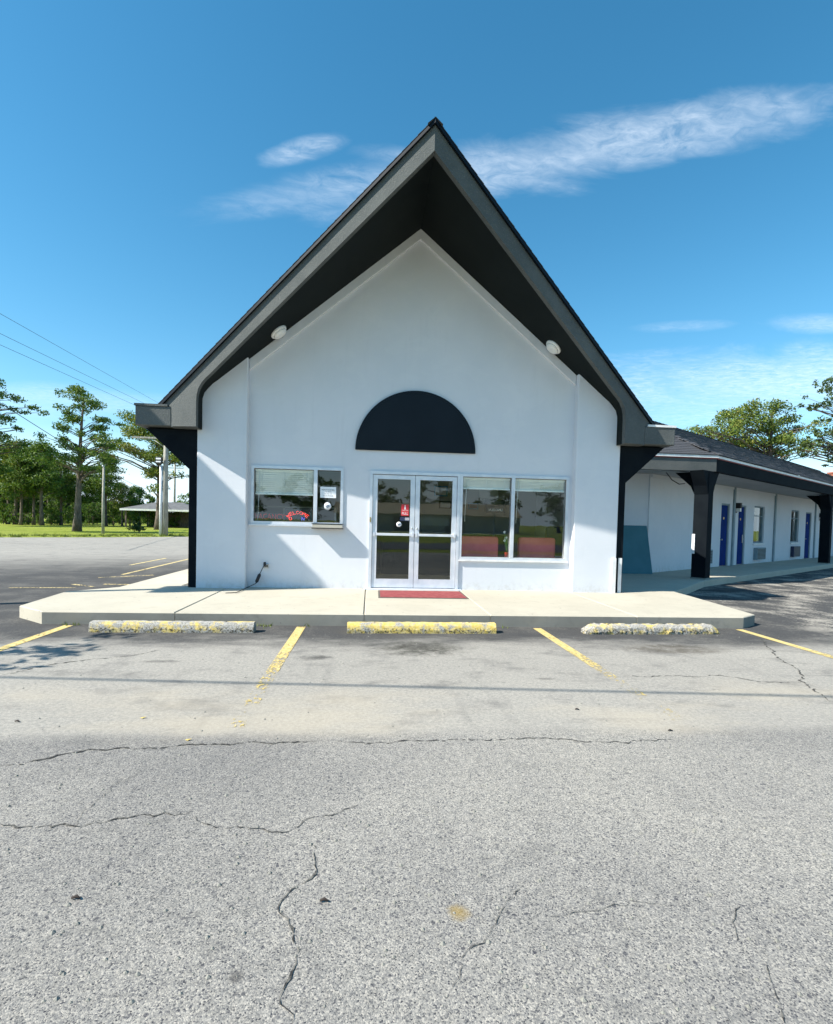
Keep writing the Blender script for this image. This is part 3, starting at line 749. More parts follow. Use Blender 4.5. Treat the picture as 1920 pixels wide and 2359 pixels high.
# windows
def window(name, x0, x1, z0, z1, mullions, sill=True):
    fr = MB(); f = .05; y0, y1 = -.025, .09
    fr.box(x0, x1, y0, y1, z1-f, z1); fr.box(x0, x1, y0, y1, z0, z0+f)
    xs = [x0]+mullions+[x1]
    fr.box(x0, x0+f, y0+.002, y1, z0+f, z1-f); fr.box(x1-f, x1, y0+.002, y1, z0+f, z1-f)
    for mx in mullions: fr.box(mx-.033, mx+.033, y0-.004, y1, z0+f, z1-f)
    win = child(fr, 'window', M_alu, office)
    for i in range(len(xs)-1):
        a = xs[i]+(f if i == 0 else .033); c = xs[i+1]-(f if i == len(xs)-2 else .033)
        g = MB(); g.poly([(a, .025, z0+f), (c, .025, z0+f), (c, .025, z1-f), (a, .025, z1-f)]); g.build('pane', M_glass, win).data.transform(Matrix.Translation((-X0, 0, 0)))
        bd = MB()       # black glazing bead
        for (p, q, r_, s_) in ((a, c, z1-f-.010, z1-f), (a, c, z0+f, z0+f+.010)): bd.box(p, q, .012, .02, r_, s_)
        bd.box(a, a+.010, .012, .02, z0+f+.010, z1-f-.010); bd.box(c-.010, c, .012, .02, z0+f+.010, z1-f-.010)
        bd.build('glazing_bead', M_edge, win).data.transform(Matrix.Translation((-X0, 0, 0)))
    return win
MX1, MX2 = -1.49, 2.225
win_l = window('window', LWX0, LWX1, LZ0, LZ1, [MX1])
win_r = window('window', DX1+.04, RX1, RZ0, DZ1, [MX2])
b = MB(); b.box(LWX0-.03, MX1, -.05, -.001, LZ0-.03, LZ0-.002); b.build('sill', M_alu, win_l).data.transform(Matrix.Translation((-X0, 0, 0)))
b = MB(); b.box(DX1+.04, RX1+.02, -.04, -.001, RZ0-.03, RZ0-.002); b.build('sill', M_trimw, win_r).data.transform(Matrix.Translation((-X0, 0, 0)))
# deal tray under the narrow pane
tr = MB(); tr.box(MX1-.03, LWX1+.0, -.16, -.03, LZ0-.045, LZ0+.02, None, .006); tray = child(tr, 'deal_tray', M_beige, office)
b = MB(); b.box(MX1-.045, LWX1+.015, -.175, -.02, LZ0-.062, LZ0-.047); b.box(MX1-.045, LWX1+.015, -.165, -.02, LZ0+.022, LZ0+.034); b.build('tray_rim', M_blk, tray).data.transform(Matrix.Translation((-X0, 0, 0)))
# door frame and leaves
b = MB(); f = .055
b.box(DX0, DX0+f, -.03, .1, KZ, DZ1); b.box(DX1-f+.04, DX1+.038, -.03, .1, KZ, DZ1); b.box(DX0+f, DX1-f+.04, -.03, .1, DZ1-f, DZ1); b.box(DX0+f, DX1-f+.04, -.03, .1, KZ, KZ+.018)
dframe = child(b, 'door_frame', M_alu, office)
dm = (DX0+f+DX1-f+.04)/2
for (a, c, hx) in ((DX0+f+.006, dm-.004, 1), (dm+.004, DX1-f+.034, -1)):
    b = MB(); z0, z1 = KZ+.03, DZ1-f-.012; st = .085
    b.box(a, a+st, -.01, .035, z0, z1); b.box(c-st, c, -.01, .035, z0, z1); b.box(a+st, c-st, -.008, .033, z1-.075, z1); b.box(a+st, c-st, -.008, .033, z0, z0+.16)
    leaf_ = child(b, 'door', M_alu, office)
    def sub(mb, nm, m):
        o = mb.build(nm, m, leaf_); o.data.transform(Matrix.Translation((-X0, 0, 0))); return o
    g = MB(); g.poly([(a+st, .012, z0+.16), (c-st, .012, z0+.16), (c-st, .012, z1-.075), (a+st, .012, z1-.075)]); sub(g, 'pane', M_glass)
    pb = MB(); pb.box(a+.01, c-.01, -.045, -.012, 1.170, 1.215, None, .006); pb.box(a+.01, a+.05, -.05, -.011, 1.155, 1.229); pb.box(c-.05, c-.01, -.05, -.011, 1.155, 1.229); sub(pb, 'push_bar', M_alu)
    lk = MB(); lk.lathe([(.016, 0), (.016, .012), (.010, .014)], Matrix.Translation(((c-.042) if hx > 0 else (a+.042), -.011, 1.31)) @ Matrix.Rotation(R(90), 4, 'X'), 14); sub(lk, 'lock_cylinder', M_steel)
b = MB(); b.box(dm-.006, dm+.006, .03, .05, KZ+.02, DZ1-f); child(b, 'astragal', M_blk, office)
b = MB(); b.box(DX0-.06, DX1+.1, -.16, .0, KZ, KZ+.014); child(b, 'threshold', M_alu, office)
p = ony(853.5, 1197, -.01); b = MB(); b.box(p.x-.012, p.x+.012, -.04, -.031, p.z-.045, p.z+.045); child(b, 'latch_plate', M_brass, office)

# interior shell
room = MB()
for pl in ([(-3.5, .3, KZ), (4.1, .3, KZ), (4.1, 4.2, KZ), (-3.5, 4.2, KZ)],): room.poly(pl)
child(room, 'interior_floor', M_ifloor, office)
room = MB(); room.box(-3.5, 4.1, 4.2, 4.3, KZ, 2.8); room.box(-1.15, -1.05, 1.6, 4.2, KZ, 2.8)
child(room, 'interior_wall', M_int, office)
room = MB(); room.box(-3.5, 4.1, .222, 4.3, 2.8, 2.85); child(room, 'interior_ceiling', M_int, office)

# blinds
def blind(x0, x1, ztop, zbot, n, label):
    t = thing('window_blind', label, 'blind', ((x0+x1)/2, .085, zbot)); ox, oy, oz = t.location
    b = MB(); b.box(x0-ox, x1-ox, -.03, .03, ztop-.04-oz, ztop-oz); b.build('head_rail', M_slat, t)
    me = None
    pitch = (ztop-.04-zbot-.03)/n
    for k in range(n):
        z = zbot+.03+pitch*(k+.5)-oz
        if me is None:
            s = MB(); hh = pitch*.52; L = (x1-x0)/2-.008
            s.mesh([(-L, .014, -hh), (L, .014, -hh), (L, -.004, 0), (-L, -.004, 0), (L, -.012, hh), (-L, -.012, hh)], [[0, 1, 2, 3], [3, 2, 4, 5]], True)
            o = s.build('slat', M_slat, t); me = o.data
        else: o = link('slat', me, t)
        o.location = (0, random.uniform(-.002, .002), z); o.rotation_euler = (random.uniform(-.05, .05), random.uniform(-.004, .004), 0)
    b = MB(); b.box(x0-ox+.004, x1-ox-.004, -.022, .022, 0, .03); b.build('bottom_rail', M_slat, t)
    for fx in (.12, .5, .88):
        c = MB(); x = x0+(x1-x0)*fx-ox; c.tube([(x, -.024, ztop-.04-oz), (x, -.026, .01)], .003, 5); c.build('ladder_cord', M_slat, t)
    c = MB(); x = x0+.08-ox; c.tube([(x, -.02, ztop-.04-oz), (x-.02, -.03, -.25), (x-.03, -.03, -.62)], .004, 5); c.build('pull_cord', M_slat, t)
    return t
blind(LWX0+.06, MX1-.04, LZ1-.05, 1.875, 11, 'white slatted blind half lowered above the vacancy sign')
blind(DX1+.10, MX2-.04, DZ1-.05, 2.085, 6, 'white slatted blind bunched up in the window next to the glass doors')
blind(MX2+.04, RX1-.06, DZ1-.05, 2.075, 6, 'white slatted blind bunched up in the window next to the right pilaster')

# signs in the ticket window
t = thing('vacancy_sign', 'dark sign with dull red VACANCY letters on the window ledge', 'sign', (ony(622, 1195, .12).x, .12, LZ0+.055))
b = MB(); b.box(-.235, .235, 0, .04, 0, .155, None, .004); b.build('sign_board', M_blk, t)
put_text('lettering', 'VACANCY', .135, M_neon, Vector((t.location.x, t.location.y-.004, t.location.z+.078)), t, sxy=(.86, 1.1))
t = thing('welcome_sign', 'black sign of glowing dots reading WELCOME in a red arc', 'sign', (ony(686, 1195, .12).x, .11, LZ0+.055))
b = MB(); b.box(-.235, .235, 0, .03, 0, .245, None, .004); b.build('sign_board', M_blk, t)
STR = {'W': [[(-.5, .5), (-.25, -.5), (0, .2), (.25, -.5), (.5, .5)]], 'E': [[(.4, .5), (-.35, .5), (-.35, -.5), (.4, -.5)], [(-.35, 0), (.25, 0)]], 'L': [[(-.35, .5), (-.35, -.5), (.4, -.5)]],
       'C': [[(.4*math.cos(a), .5*math.sin(a)) for a in [R(50+26*k) for k in range(11)]]], 'O': [[(.45*math.cos(a), .5*math.sin(a)) for a in [R(30*k) for k in range(13)]]],
       'M': [[(-.5, -.5), (-.35, .5), (0, -.1), (.35, .5), (.5, -.5)]], 'N': [[(-.4, -.5), (-.4, .5), (.4, -.5), (.4, .5)]]}
def dots(ch, cx, cz, size, rot, step):
    out = []; c, s = math.cos(rot), math.sin(rot)
    for st in STR[ch]:
        for i in range(len(st)-1):
            (x0, z0), (x1, z1) = st[i], st[i+1]; n = max(1, round(math.hypot(x1-x0, z1-z0)*size/step))
            for k in range(n+(i == len(st)-2)):
                x, z = (x0+(x1-x0)*k/n)*size, (z0+(z1-z0)*k/n)*size; out.append((cx+x*c-z*s, cz+x*s+z*c))
    return out
def bulbs(pts, r):
    b = MB()
    for x, z in pts: b.mesh([(x-r, -.002, z), (x, -.002, z-r), (x+r, -.002, z), (x, -.002, z+r), (x, -.002-r, z)], [[0, 1, 4], [1, 2, 4], [2, 3, 4], [3, 0, 4]], True)
    return b
pr = []
for k, ch in enumerate('WELCOME'):
    a = R(48-16*k); pr += dots(ch, -math.sin(a)*.235, -.02+math.cos(a)*.19, .054, a*.8, .009)
pr += dots('O', -.13, .055, .055, 0, .009)
bulbs(pr, .0042).build('red_lights', M_ledr, t)
bulbs(dots('N', .10, .055, .052, 0, .009), .0042).build('blue_lights', M_ledb, t)
# notice and stickers
def card(name, label, cat, u0, v0, u1, v1, y, m, th=.002):
    a, c = ony(u0, v0, y), ony(u1, v1, y); t = thing(name, label, cat, ((a.x+c.x)/2, y, (a.z+c.z)/2))
    w_, h_ = abs(c.x-a.x), abs(a.z-c.z); b = MB(); b.box(-w_/2, w_/2, -th, 0, -h_/2, h_/2); b.build('sheet', m, t); return t, w_, h_
t, w_, h_ = card('paper_notice', 'white paper notice PLEASE RING BELL taped inside the narrow ticket pane', 'notice', 738.5, 1121, 774.5, 1147.5, .016, M_paper)
for k, (s, sz) in enumerate([('PLEASE RING BELL', .030), ('FOR SERVICE', .020), ('CALL 7AM - 11PM', .017), ('OR CALL 229 759 2200', .019)]):
    put_text('lettering', s, sz, M_ink, t.location+Vector((0, -.003, h_*(.22-.18*k))), t, .15 if k == 0 else 0)
def disc_sticker(label, u, v, r, y):
    p = ony(u, v, y); t = thing('round_sticker', label, 'sticker', p)
    b = MB(); b.lathe([(r, 0), (r, .0015)], Matrix.Rotation(R(90), 4, 'X'), 28); b.build('sheet', M_paper, t)
    for dz_, w_ in ((.35, .5), (.12, 1.0), (-.1, 1.1), (-.38, .5)):
        q = MB(); q.box(-w_*r*.55, w_*r*.55, -.004, -.002, r*dz_-r*.055, r*dz_+r*.055); q.build('printed_line', M_signblue, t)
disc_sticker('round white sticker below the paper notice', 755, 1166, .068, .016)
disc_sticker('round white sticker on the left glass door', 919.5, 1208, .048, .008)
t, w_, h_ = card('pull_sticker', 'red drink sticker with white bottle and the word PULL on the door', 'sticker', 925, 1162, 942, 1188.5, .006, M_signred)
put_text('lettering', 'PULL', .062, M_signwhite, t.location+Vector((0, -.003, -h_*.30)), t, sxy=(.86, 1.15))
put_text('script_lettering', 'Coca-Cola', .032, M_signwhite, t.location+Vector((0, -.003, -h_*.02)), t, .45, sxy=(.82, 1))
b = MB(); b.mesh([(x, -.0028, z+h_*.26) for x, z in [(-.012, -.045), (.012, -.045), (.014, -.01), (.010, .004), (.006, .022), (.006, .042), (-.006, .042), (-.006, .022), (-.010, .004), (-.014, -.01)]], [list(range(10))]); b.build('bottle_print', M_signwhite, t)
t, w_, h_ = card('hours_sticker', 'small dark blue hours sticker under the red pull sticker', 'sticker', 922, 1191, 945, 1200, .006, M_signblue)
for k in range(3):
    q = MB(); q.box(.0, w_*.42, -.004, -.0025, h_*(.25-.25*k)-.004, h_*(.25-.25*k)+.004); q.build('printed_line', M_signwhite, t)

# soffit lamps
for sg, (u, v), lb in ((-1, (645, 775), 'round white lamp on the soffit above the ticket window side'), (1, (1272, 806), 'round white lamp on the soffit above the guest room side')):
    x = 2.50; z = zs(x); nrm = Vector((-sg*.829, 0, -1)).normalized()
    loc = Vector((X0+sg*x, -.27, z))
    t = thing('soffit_lamp', lb, 'lamp', loc); M = nrm.to_track_quat('Z', 'Y').to_matrix().to_4x4()
    b = MB(); b.lathe([(.155, -.01), (.160, .02), (.150, .035), (.135, .038)], M, 32); b.build('rim', M_lampw, t)
    b = MB(); b.lathe([(.130, .036), (.125, .065), (.10, .085), (.06, .095), (.02, .097)], M, 32); b.build('lens', M_lampw, t)
    b = MB(); b.lathe([(.14, -.07), (.14, -.01)], M, 24); b.build('junction_box', M_steel, t)

# outlet and cord
p = ony(614, 1304, 0); t = thing('outdoor_outlet', 'grey outlet box with a plug in it on the white wall', 'outlet', (p.x, 0, p.z))
b = MB(); b.box(-.045, .045, -.03, 0, -.04, .04, None, .005); b.build('box', M_steel, t)
b = MB(); b.box(-.03, -.002, -.034, -.0305, -.02, .02); b.box(.006, .032, -.034, -.0305, -.02, .02); b.build('socket', M_edge, t)
q0 = ony(610, 1300, -.07); q1 = ony(600, 1320, -.08); q2 = ony(590, 1344, -.1); q3 = ony(573, 1352, -.14); q4 = onz(545, 1365, KZ+.012); q5 = onz(520, 1366, KZ+.012)
t = thing('power_cord', 'black power cord with inline breaker hanging from the outlet', 'cord', (q4.x, q4.y, KZ))
b = MB(); b.tube([q0, q1, q2, q3, q4, q5], .007, 7); child(b, 'cable', M_blk, t)
b = MB(); d = (q2-q1); b.tube([q1+d*.05, q1+d*.2, q1+d*.8, q1+d*.95], [.012, .03, .03, .012], 10); child(b, 'inline_breaker', M_blk, t)
b = MB(); b.box(q0.x-.015, q0.x+.02, -.10, -.036, q0.z-.03, q0.z+.04, None, .005); child(b, 'plug', M_blk, t)

# door mat
t = thing('doormat', 'dark red doormat with worn rubber edge before the glass doors', 'doormat', (.45, -.74, KZ))
b = MB(); b.box(-.76, .76, -.45, .45, 0, .010, None, .004); b.build('rubber_edge', M_edge, t)
b = MB(); b.box(-.725, .725, -.415, .415, .0104, .016, None, .003); b.build('carpet', M_red, t)
t.rotation_euler = (0, 0, R(-.6))

# ------------------------------------------------------------ things seen inside
def rounded_back(w_, h_, d_, m, name, parent, z0):
    b = MB(); r = .06; P = [(-w_/2, 0), (w_/2, 0)]
    for k in range(7): a = R(90*k/6); P.append((w_/2-r+r*math.cos(a), h_-r+r*math.sin(a)*1.0))
    for k in range(7): a = R(90+90*k/6); P.append((-w_/2+r+r*math.cos(a), h_-r+r*math.sin(a)))
    b.xz(P, -d_/2, d_/2, .015); o = b.build(name, m, parent); o.location.z = z0; return o
for (ua, ub, lb) in ((1060, 1147, 'red vinyl armchair backed against the window beside the doors'), (1195, 1278, 'red vinyl armchair backed against the window by the right pilaster')):
    xa, xb = ony(ua, 1250, .38).x, ony(ub, 1250, .38).x; w_ = xb-xa
    t = thing('armchair', lb, 'chair', ((xa+xb)/2, .38, KZ))
    rounded_back(w_, .66, .12, M_chair, 'backrest', t, .36)
    b = MB(); b.box(-w_/2+.03, w_/2-.03, .05, .55, .28, .42, None, .03); b.build('seat', M_chair, t)
    for sx_ in (-1, 1):
        b = MB(); b.box(sx_*w_/2-.04, sx_*w_/2+.04, .0, .5, .5, .58, None, .02); b.build('armrest', M_chair, t)
        for yy in (.0, .5):
            l = MB(); l.box(sx_*(w_/2-.06)-.02, sx_*(w_/2-.06)+.02, yy, yy+.04, 0, .30); l.build('leg', M_blk, t)
p = ony(1167, 1284, .16); t = thing('potted_flowers', 'white flowers with long green stems in a small red pot', 'plant', (p.x, .16, RZ0+.05))
b = MB(); b.lathe([(.030, 0), (.040, .08), (.044, .085), (.040, .088)], None, 18); b.build('pot', M_pot, t)
b = MB(); fl = MB(); rg = random.Random(9)
for k in range(22):
    a = rg.uniform(0, 6.28); L = rg.uniform(.2, .42); sp_ = rg.uniform(.02, .09)
    e_ = Vector((math.cos(a)*sp_, math.sin(a)*sp_*.6, .08+L)); b.tube([(0, 0, .07), (e_.x*.4, e_.y*.4, .08+L*.55), e_], [.006, .005, .003], 5)
    if k % 2 == 0:
        for j in range(5):
            an = j*1.257; fl.mesh([e_, e_+Vector((math.cos(an)*.025, -.01, math.sin(an)*.025)), e_+Vector((math.cos(an+.8)*.025, -.012, math.sin(an+.8)*.025))], [[0, 1, 2]])
b.build('stems', M_stem, t); fl.build('petals', M_petal, t)
# framed things on the back wall and odds and ends
def picture(u0, v0, u1, v1, mf, mp, label, y=4.19):
    a, c = ony(u0, v0, y), ony(u1, v1, y); t = thing('picture_frame', label, 'picture', ((a.x+c.x)/2, y, (a.z+c.z)/2)); w_, h_ = abs(c.x-a.x), abs(a.z-c.z); k = .035
    b = MB(); b.box(-w_/2, w_/2, -.03, -.002, h_/2-k, h_/2); b.box(-w_/2, w_/2, -.03, -.002, -h_/2, -h_/2+k); b.box(-w_/2, -w_/2+k, -.03, -.002, -h_/2+k, h_/2-k); b.box(w_/2-k, w_/2, -.03, -.002, -h_/2+k, h_/2-k); b.build('frame', mf, t)
    b = MB(); b.box(-w_/2+k, w_/2-k, -.015, -.003, -h_/2+k, h_/2-k); b.build('print', mp, t)
picture(1001, 1119, 1031, 1144, M_frameblue, M_paper, 'blue framed print on the back wall seen through the door')
picture(1012, 1154, 1040, 1172, M_blk, M_paper, 'black framed print on the back wall seen through the door')
picture(1104, 1126, 1147, 1148, M_signwhite, M_paper, 'white framed certificate on the back wall behind the armchairs')
picture(1079, 1158, 1102, 1174, M_frameblue, M_signblue, 'small blue framed picture on the back wall behind the armchairs')
t = thing('lamp_shade', 'dark square lampshade with LINCOLN reversed on it', 'lamp', (ony(1139, 1180, 1.2).x, 1.2, KZ))
zc = ony(1139, 1166, 1.2).z-KZ
b = MB(); b.box(-.20, .20, -.12, .12, zc-.13, zc+.13, None, .02); b.build('shade', M_blk, t)
put_text('lettering', 'LINCOLN', .07, M_signwhite, Vector((t.location.x, 1.2-.124, zc+KZ-.085)), t, mirror=True)
b = MB(); b.lathe([(.14, .0), (.14, .02), (.02, .04), (.018, zc-.12)], None, 16); b.build('stand', M_steel, t)
t = thing('reception_counter', 'long reception counter with pale top at the back of the lobby', 'counter', (1.4, 3.0, KZ))
b = MB(); b.box(-1.6, 1.4, -.3, .3, 0, 1.0); b.build('counter_body', M_blk, t); b = MB(); b.box(-1.65, 1.45, -.36, .33, 1.001, 1.04, None, .008); b.build('counter_top', M_beige, t)
t = thing('office_chair', 'tall dark office chair in the lobby behind the right armchair', 'chair', (ony(1285, 1220, 1.1).x, 1.1, KZ))
rounded_back(.5, .62, .1, M_signblue, 'backrest', t, .62)
b = MB(); b.box(-.25, .25, -.02, .46, .44, .54, None, .03); b.build('seat', M_signblue, t); b = MB(); b.tube([(0, .2, .08), (0, .2, .45)], .03, 10); b.build('post', M_blk, t)
for k in range(5):
    a = k*1.2566; b = MB(); b.tube([(0, .2, .1), (math.cos(a)*.28, .2+math.sin(a)*.28, .03)], [.03, .02], 8); b.build('leg', M_blk, t)
t = thing('storage_shelf', 'beige open shelf behind the ticket window signs', 'shelf', (-2.0, 1.4, KZ))
for x in (-.8, -.25, .3, .8):
    b = MB(); b.box(x-.02, x+.02, -.2, .2, 0, 1.5); b.build('upright', M_beige, t)
for z in (.4, .9, 1.5):
    b = MB(); b.box(-.82, .82, -.2, .2, z+.001, z+.03); b.build('shelf_board', M_beige, t)

# ------------------------------------------------------------ guest room wing
wing = thing('motel_wing', 'white guest room wing with shingle roof and dark flared porch posts', 'building', (W0.x, W0.y, 0))
WM = Matrix(((e2.x, -n2.x, 0, 0), (e2.y, -n2.y, 0, 0), (0, 0, 1, 0), (0, 0, 0, 1)))     # local x along the wall, local y into the wall
def wch(mb, name, m, parent=None, kind=None):
    o = mb.build(name, m, parent or wing, kind); o.data.transform(WM); return o
DOORS = [(2.78, 3.55), (4.36, 5.12), (12.80, 13.75), (16.05, 16.95)]
WINS = [(5.98, 7.15), (10.60, 11.75), (1.35, 1.95), (18.2, 19.3)]
WT = 2.95; ops = [(a, c, KZ-.1, 2.33) for a, c in DOORS] + [(a, c, .93, 2.36) for a, c in WINS]
b = MB(); wall_open(b, -2.35, 24, KZ-.1, WT, 0, .25, ops); wch(b, 'wall', M_white)
b = MB(); b.box(X0+3.9, 7.29, 4.22, 4.42, KZ-.1, WT); o = b.build('end_wall', M_white, wing); o.data.transform(Matrix.Translation((-W0.x, -W0.y, 0)))
for k, (a, c) in enumerate(DOORS):
    b = MB(); b.box(a+.06, c-.06, .06, .105, KZ+.01, 2.27); d = wch(b, 'door', M_blue)
    b = MB(); b.box(a, a+.058, .03, .15, KZ, 2.33); b.box(c-.058, c, .03, .15, KZ, 2.33); b.box(a+.058, c-.058, .03, .15, 2.272, 2.33); wch(b, 'door_frame', M_strip, d)
    if k == 1:
        b = MB(); b.box(c-.17, c-.11, .035, .058, .95, 1.25, None, .008); b.tube([(c-.14, .03, 1.10), (c-.14, -.01, 1.10), (c-.26, -.012, 1.10)], .012, 8); wch(b, 'door_handle', M_steel, d)
    else:
        b = MB(); b.lathe([(.012, 0), (.012, .04), (.03, .05), (.03, .075), (.015, .085)], Matrix.Translation((a+.13, .058, 1.08)) @ Matrix.Rotation(R(90), 4, 'X'), 14); wch(b, 'door_handle', M_steel, d)
    b = MB(); b.box((a+c)/2-.04, (a+c)/2+.04, .05, .058, 1.78, 1.86); wch(b, 'number_plate', M_brass, d)
for k, (a, c) in enumerate(WINS):
    f = .05; b = MB(); z0, z1 = .93, 2.36
    b.box(a, c, .05, .13, z1-f, z1); b.box(a, c, .05, .13, z0, z0+f); b.box(a, a+f, .05, .13, z0+f, z1-f); b.box(c-f, c, .05, .13, z0+f, z1-f); b.box(a+f, c-f, .052, .13, 1.97, 2.0)
    wi = wch(b, 'window', M_strip)
    g = MB(); g.poly([(a+f, .09, z0+f), (c-f, .09, z0+f), (c-f, .09, z1-f), (a+f, .09, z1-f)]); wch(g, 'pane', M_glass, wi)
    g = MB(); n = 24
    for i in range(n):
        xa, xb = a+(c-a)*.45*i/n, a+(c-a)*.45*(i+1)/n
        g.poly([(xa, .2+.02*(i % 2), z0), (xb, .2+.02*((i+1) % 2), z0), (xb, .2+.02*((i+1) % 2), z1), (xa, .2+.02*(i % 2), z1)])
    wch(g, 'curtain', M_edge, wi)
    g = MB(); x0_, x1_, za_, zb_ = a-.2, c+.2, z0-.6, z1+.25; g.box(x0_, x1_, 1.8, 1.9, za_, zb_); g.box(x0_-.1, x0_, .252, 1.9, za_, zb_); g.box(x1_, x1_+.1, .252, 1.9, za_, zb_); g.box(x0_-.1, x1_+.1, .252, 1.9, zb_, zb_+.1); g.box(x0_-.1, x1_+.1, .252, 1.9, za_-.1, za_); wch(g, 'room_shell', M_int, wi)
    g = MB(); g.box(a-.05, c+.05, -.05, -.001, z0-.06, z0-.002, None, .006); wch(g, 'sill', M_trimw, wi)
    ac = MB(); ac.box(a+.1, c-.1, -.13, -.001, .30, .76, None, .01); aco = wch(ac, 'air_conditioner', M_strip if k != 1 else M_signblue)
    for j in range(8):
        l = MB(); l.box(a+.14, c-.14, -.142, -.131, .34+j*.05, .365+j*.05); wch(l, 'grille_slat', M_edge if k != 2 else M_blk, aco)
for s in (3.86, 8.33, 14.30, 20.5):
    b = MB(); b.box(s-.07, s+.07, -.05, -.001, KZ, WT-.02); wch(b, 'wall_strip', M_strip)
b = MB(); b.box(-2.3, 24, -.03, -.001, WT-.10, WT); wch(b, 'wall_cornice', M_white)
# wing soffit, fascia, roof
FO = 1.72
FC = wp2(-2.42, FO); fe = wp2(24, FO)
b = MB(); b.poly([(*wp2(24, FO-.02), 2.93), (*wp2(24, -.2), 2.93), (*wp2(-2.4, -.2), 2.93), (4.5, 4.3, 2.93), (4.5, FC.y+.02, 2.93), (FC.x-.02, FC.y+.02, 2.93)])
o = b.build('porch_ceiling', M_ceil, wing); o.data.transform(Matrix.Translation((-W0.x, -W0.y, 0)))
def wworld(mb, name, m, parent=None, kind=None):
    o = mb.build(name, m, parent or wing, kind); o.data.transform(Matrix.Translation((-W0.x, -W0.y, 0))); return o
b = MB(); b.box(4.95, FC.x, FC.y, FC.y+.14, 2.89, 3.20, None, .0); wworld(b, 'fascia', M_dark)
b = MB(); q = [tuple(FC+Vector((.001, 0))), tuple(fe), tuple(fe-n2*.14), tuple(FC-n2*.14+e2*.08)]; b.prism(q, 2.888, 3.199); wworld(b, 'fascia', M_black)
b = MB(); b.box(4.95, FC.x+.03, FC.y-.035, FC.y+.1, 3.225, 3.285); wworld(b, 'drip_edge', M_trimw)
b = MB(); q = [tuple(FC+n2*.035+e2*.03), tuple(fe+n2*.035), tuple(fe-n2*.1), tuple(FC-n2*.1+e2*.12)]; b.prism(q, 3.224, 3.284); wworld(b, 'drip_edge', M_trimw)
M_redline = mat('red_flashing', (.25, .03, .03), .6)
b = MB(); b.box(4.95, FC.x+.015, FC.y-.015, FC.y+.1, 3.201, 3.223); wworld(b, 'flashing', M_redline)
b = MB(); q = [tuple(FC+n2*.015+e2*.02), tuple(fe+n2*.015), tuple(fe-n2*.1), tuple(FC-n2*.1+e2*.12)]; b.prism(q, 3.2005, 3.2225); wworld(b, 'flashing', M_redline)
# roof planes: main slope along e, hip slope facing the lot
RP = .50; ZR = 3.29
ridge_o = -2.45; ridge_z = ZR+(FO+.05-ridge_o)*RP
E0 = FC+n2*.05+e2*.04; E1 = fe+n2*.05; EH = Vector((4.6, FC.y-.05)); EC = Vector((FC.x+.05, FC.y-.05))
def zmain(p): return ZR+((FO+.05)-(p-W0).dot(n2))*RP
def zhip(p): return ZR+(p.y-(FC.y-.05))*RP
# hip line from EC where the two planes meet
def hip_at(t):  # direction bisecting in plan
    return t
nm = -n2; nh = Vector((0, 1))
# solve direction d with nm.d == nh.d
dh = Vector((nm.y-nh.y, nh.x-nm.x)); dh = dh.normalized()
if dh.dot(nh) < 0: dh = -dh
tr_ = (ridge_z-ZR)/(RP*dh.dot(nh)); R0p = EC+dh*tr_
R1p = wp2(24, ridge_o)
hl = Vector((4.6, R0p.y))
b = MB(); b.poly([(*EC, ZR), (*E1, ZR), (*R1p, ridge_z), (*R0p, ridge_z)]); b.poly([(*EH, ZR), (*EC, ZR), (*R0p, ridge_z), (4.6, R0p.y, ridge_z)])
bk = wp2(24, ridge_o-4); bk0 = R0p-n2*4
b.poly([(*R0p, ridge_z), (*R1p, ridge_z), (*bk, ZR), (*bk0, ZR)])
roof = wworld(b, 'roof', M_shin_base)
def shingle_field(origin, along, upxy, length, rise_len, pitch, inside, name, parts=0):
    """courses of tabs on a slope; returns one joined mesh, or the first ones as single shingles"""
    rg = random.Random(4); hyp = math.sqrt(1+pitch*pitch); rows = int(rise_len*hyp/.14)
    b = MB(); singles = []
    for r in range(rows):
        d0, d1 = r*.14, r*.14+.16; x = -rg.uniform(0, .3)
        while x < length:
            wd = rg.choice((.30, .33, .36)); a, c = x, x+wd-.008; x += wd
            m0 = origin+along*((a+c)/2)+upxy*((d0+.05)/hyp)
            if not inside(m0): continue
            V = []
            for dd, h in ((d0, .020+rg.uniform(0, .006)), (d1, .008)):
                for ss in (a, c):
                    p = origin+along*ss+upxy*(dd/hyp); z = ZR+dd/hyp*pitch
                    V.append((p.x, p.y, z)); V.append((p.x, p.y, z+h))
            F = [[1, 3, 7, 5], [0, 2, 3, 1], [0, 1, 5, 4], [2, 6, 7, 3]]
            if parts and len(singles) < parts: singles.append((V, F))
            else: b.mesh(V, F)
    for V, F in singles: q = MB(); q.mesh(V, F); wworld(q, 'shingle', M_shin, roof)
    if b.f: wworld(b, name, M_shin, roof, 'stuff')
def in_main(p): return zmain(p) <= zhip(p)+.02 and zmain(p) < ridge_z and (p-W0).dot(e2) < 24
def in_hip(p): return zhip(p) < zmain(p)-.0 and zhip(p) < ridge_z and p.x > 4.7
shingle_field(EC-e2*3.2, e2, -n2, 31, (FO+.05-ridge_o), RP, in_main, 'shingles')
shingle_field(EH, Vector((1, 0)), Vector((0, 1)), 8, 5, RP, in_hip, 'shingles', 240)
b = MB()
for k in range(90):
    p = R0p+e2*k*.3; q = p+e2*.33
    b.mesh([(*(p+n2*.13), ridge_z-.035), (*p, ridge_z+.035), (*(p-n2*.13), ridge_z-.035), (*(q+n2*.13), ridge_z-.05), (*q, ridge_z+.02), (*(q-n2*.13), ridge_z-.05)], [[0, 1, 4, 3], [1, 2, 5, 4]])
wworld(b, 'ridge_cap', M_shin, roof, 'stuff')
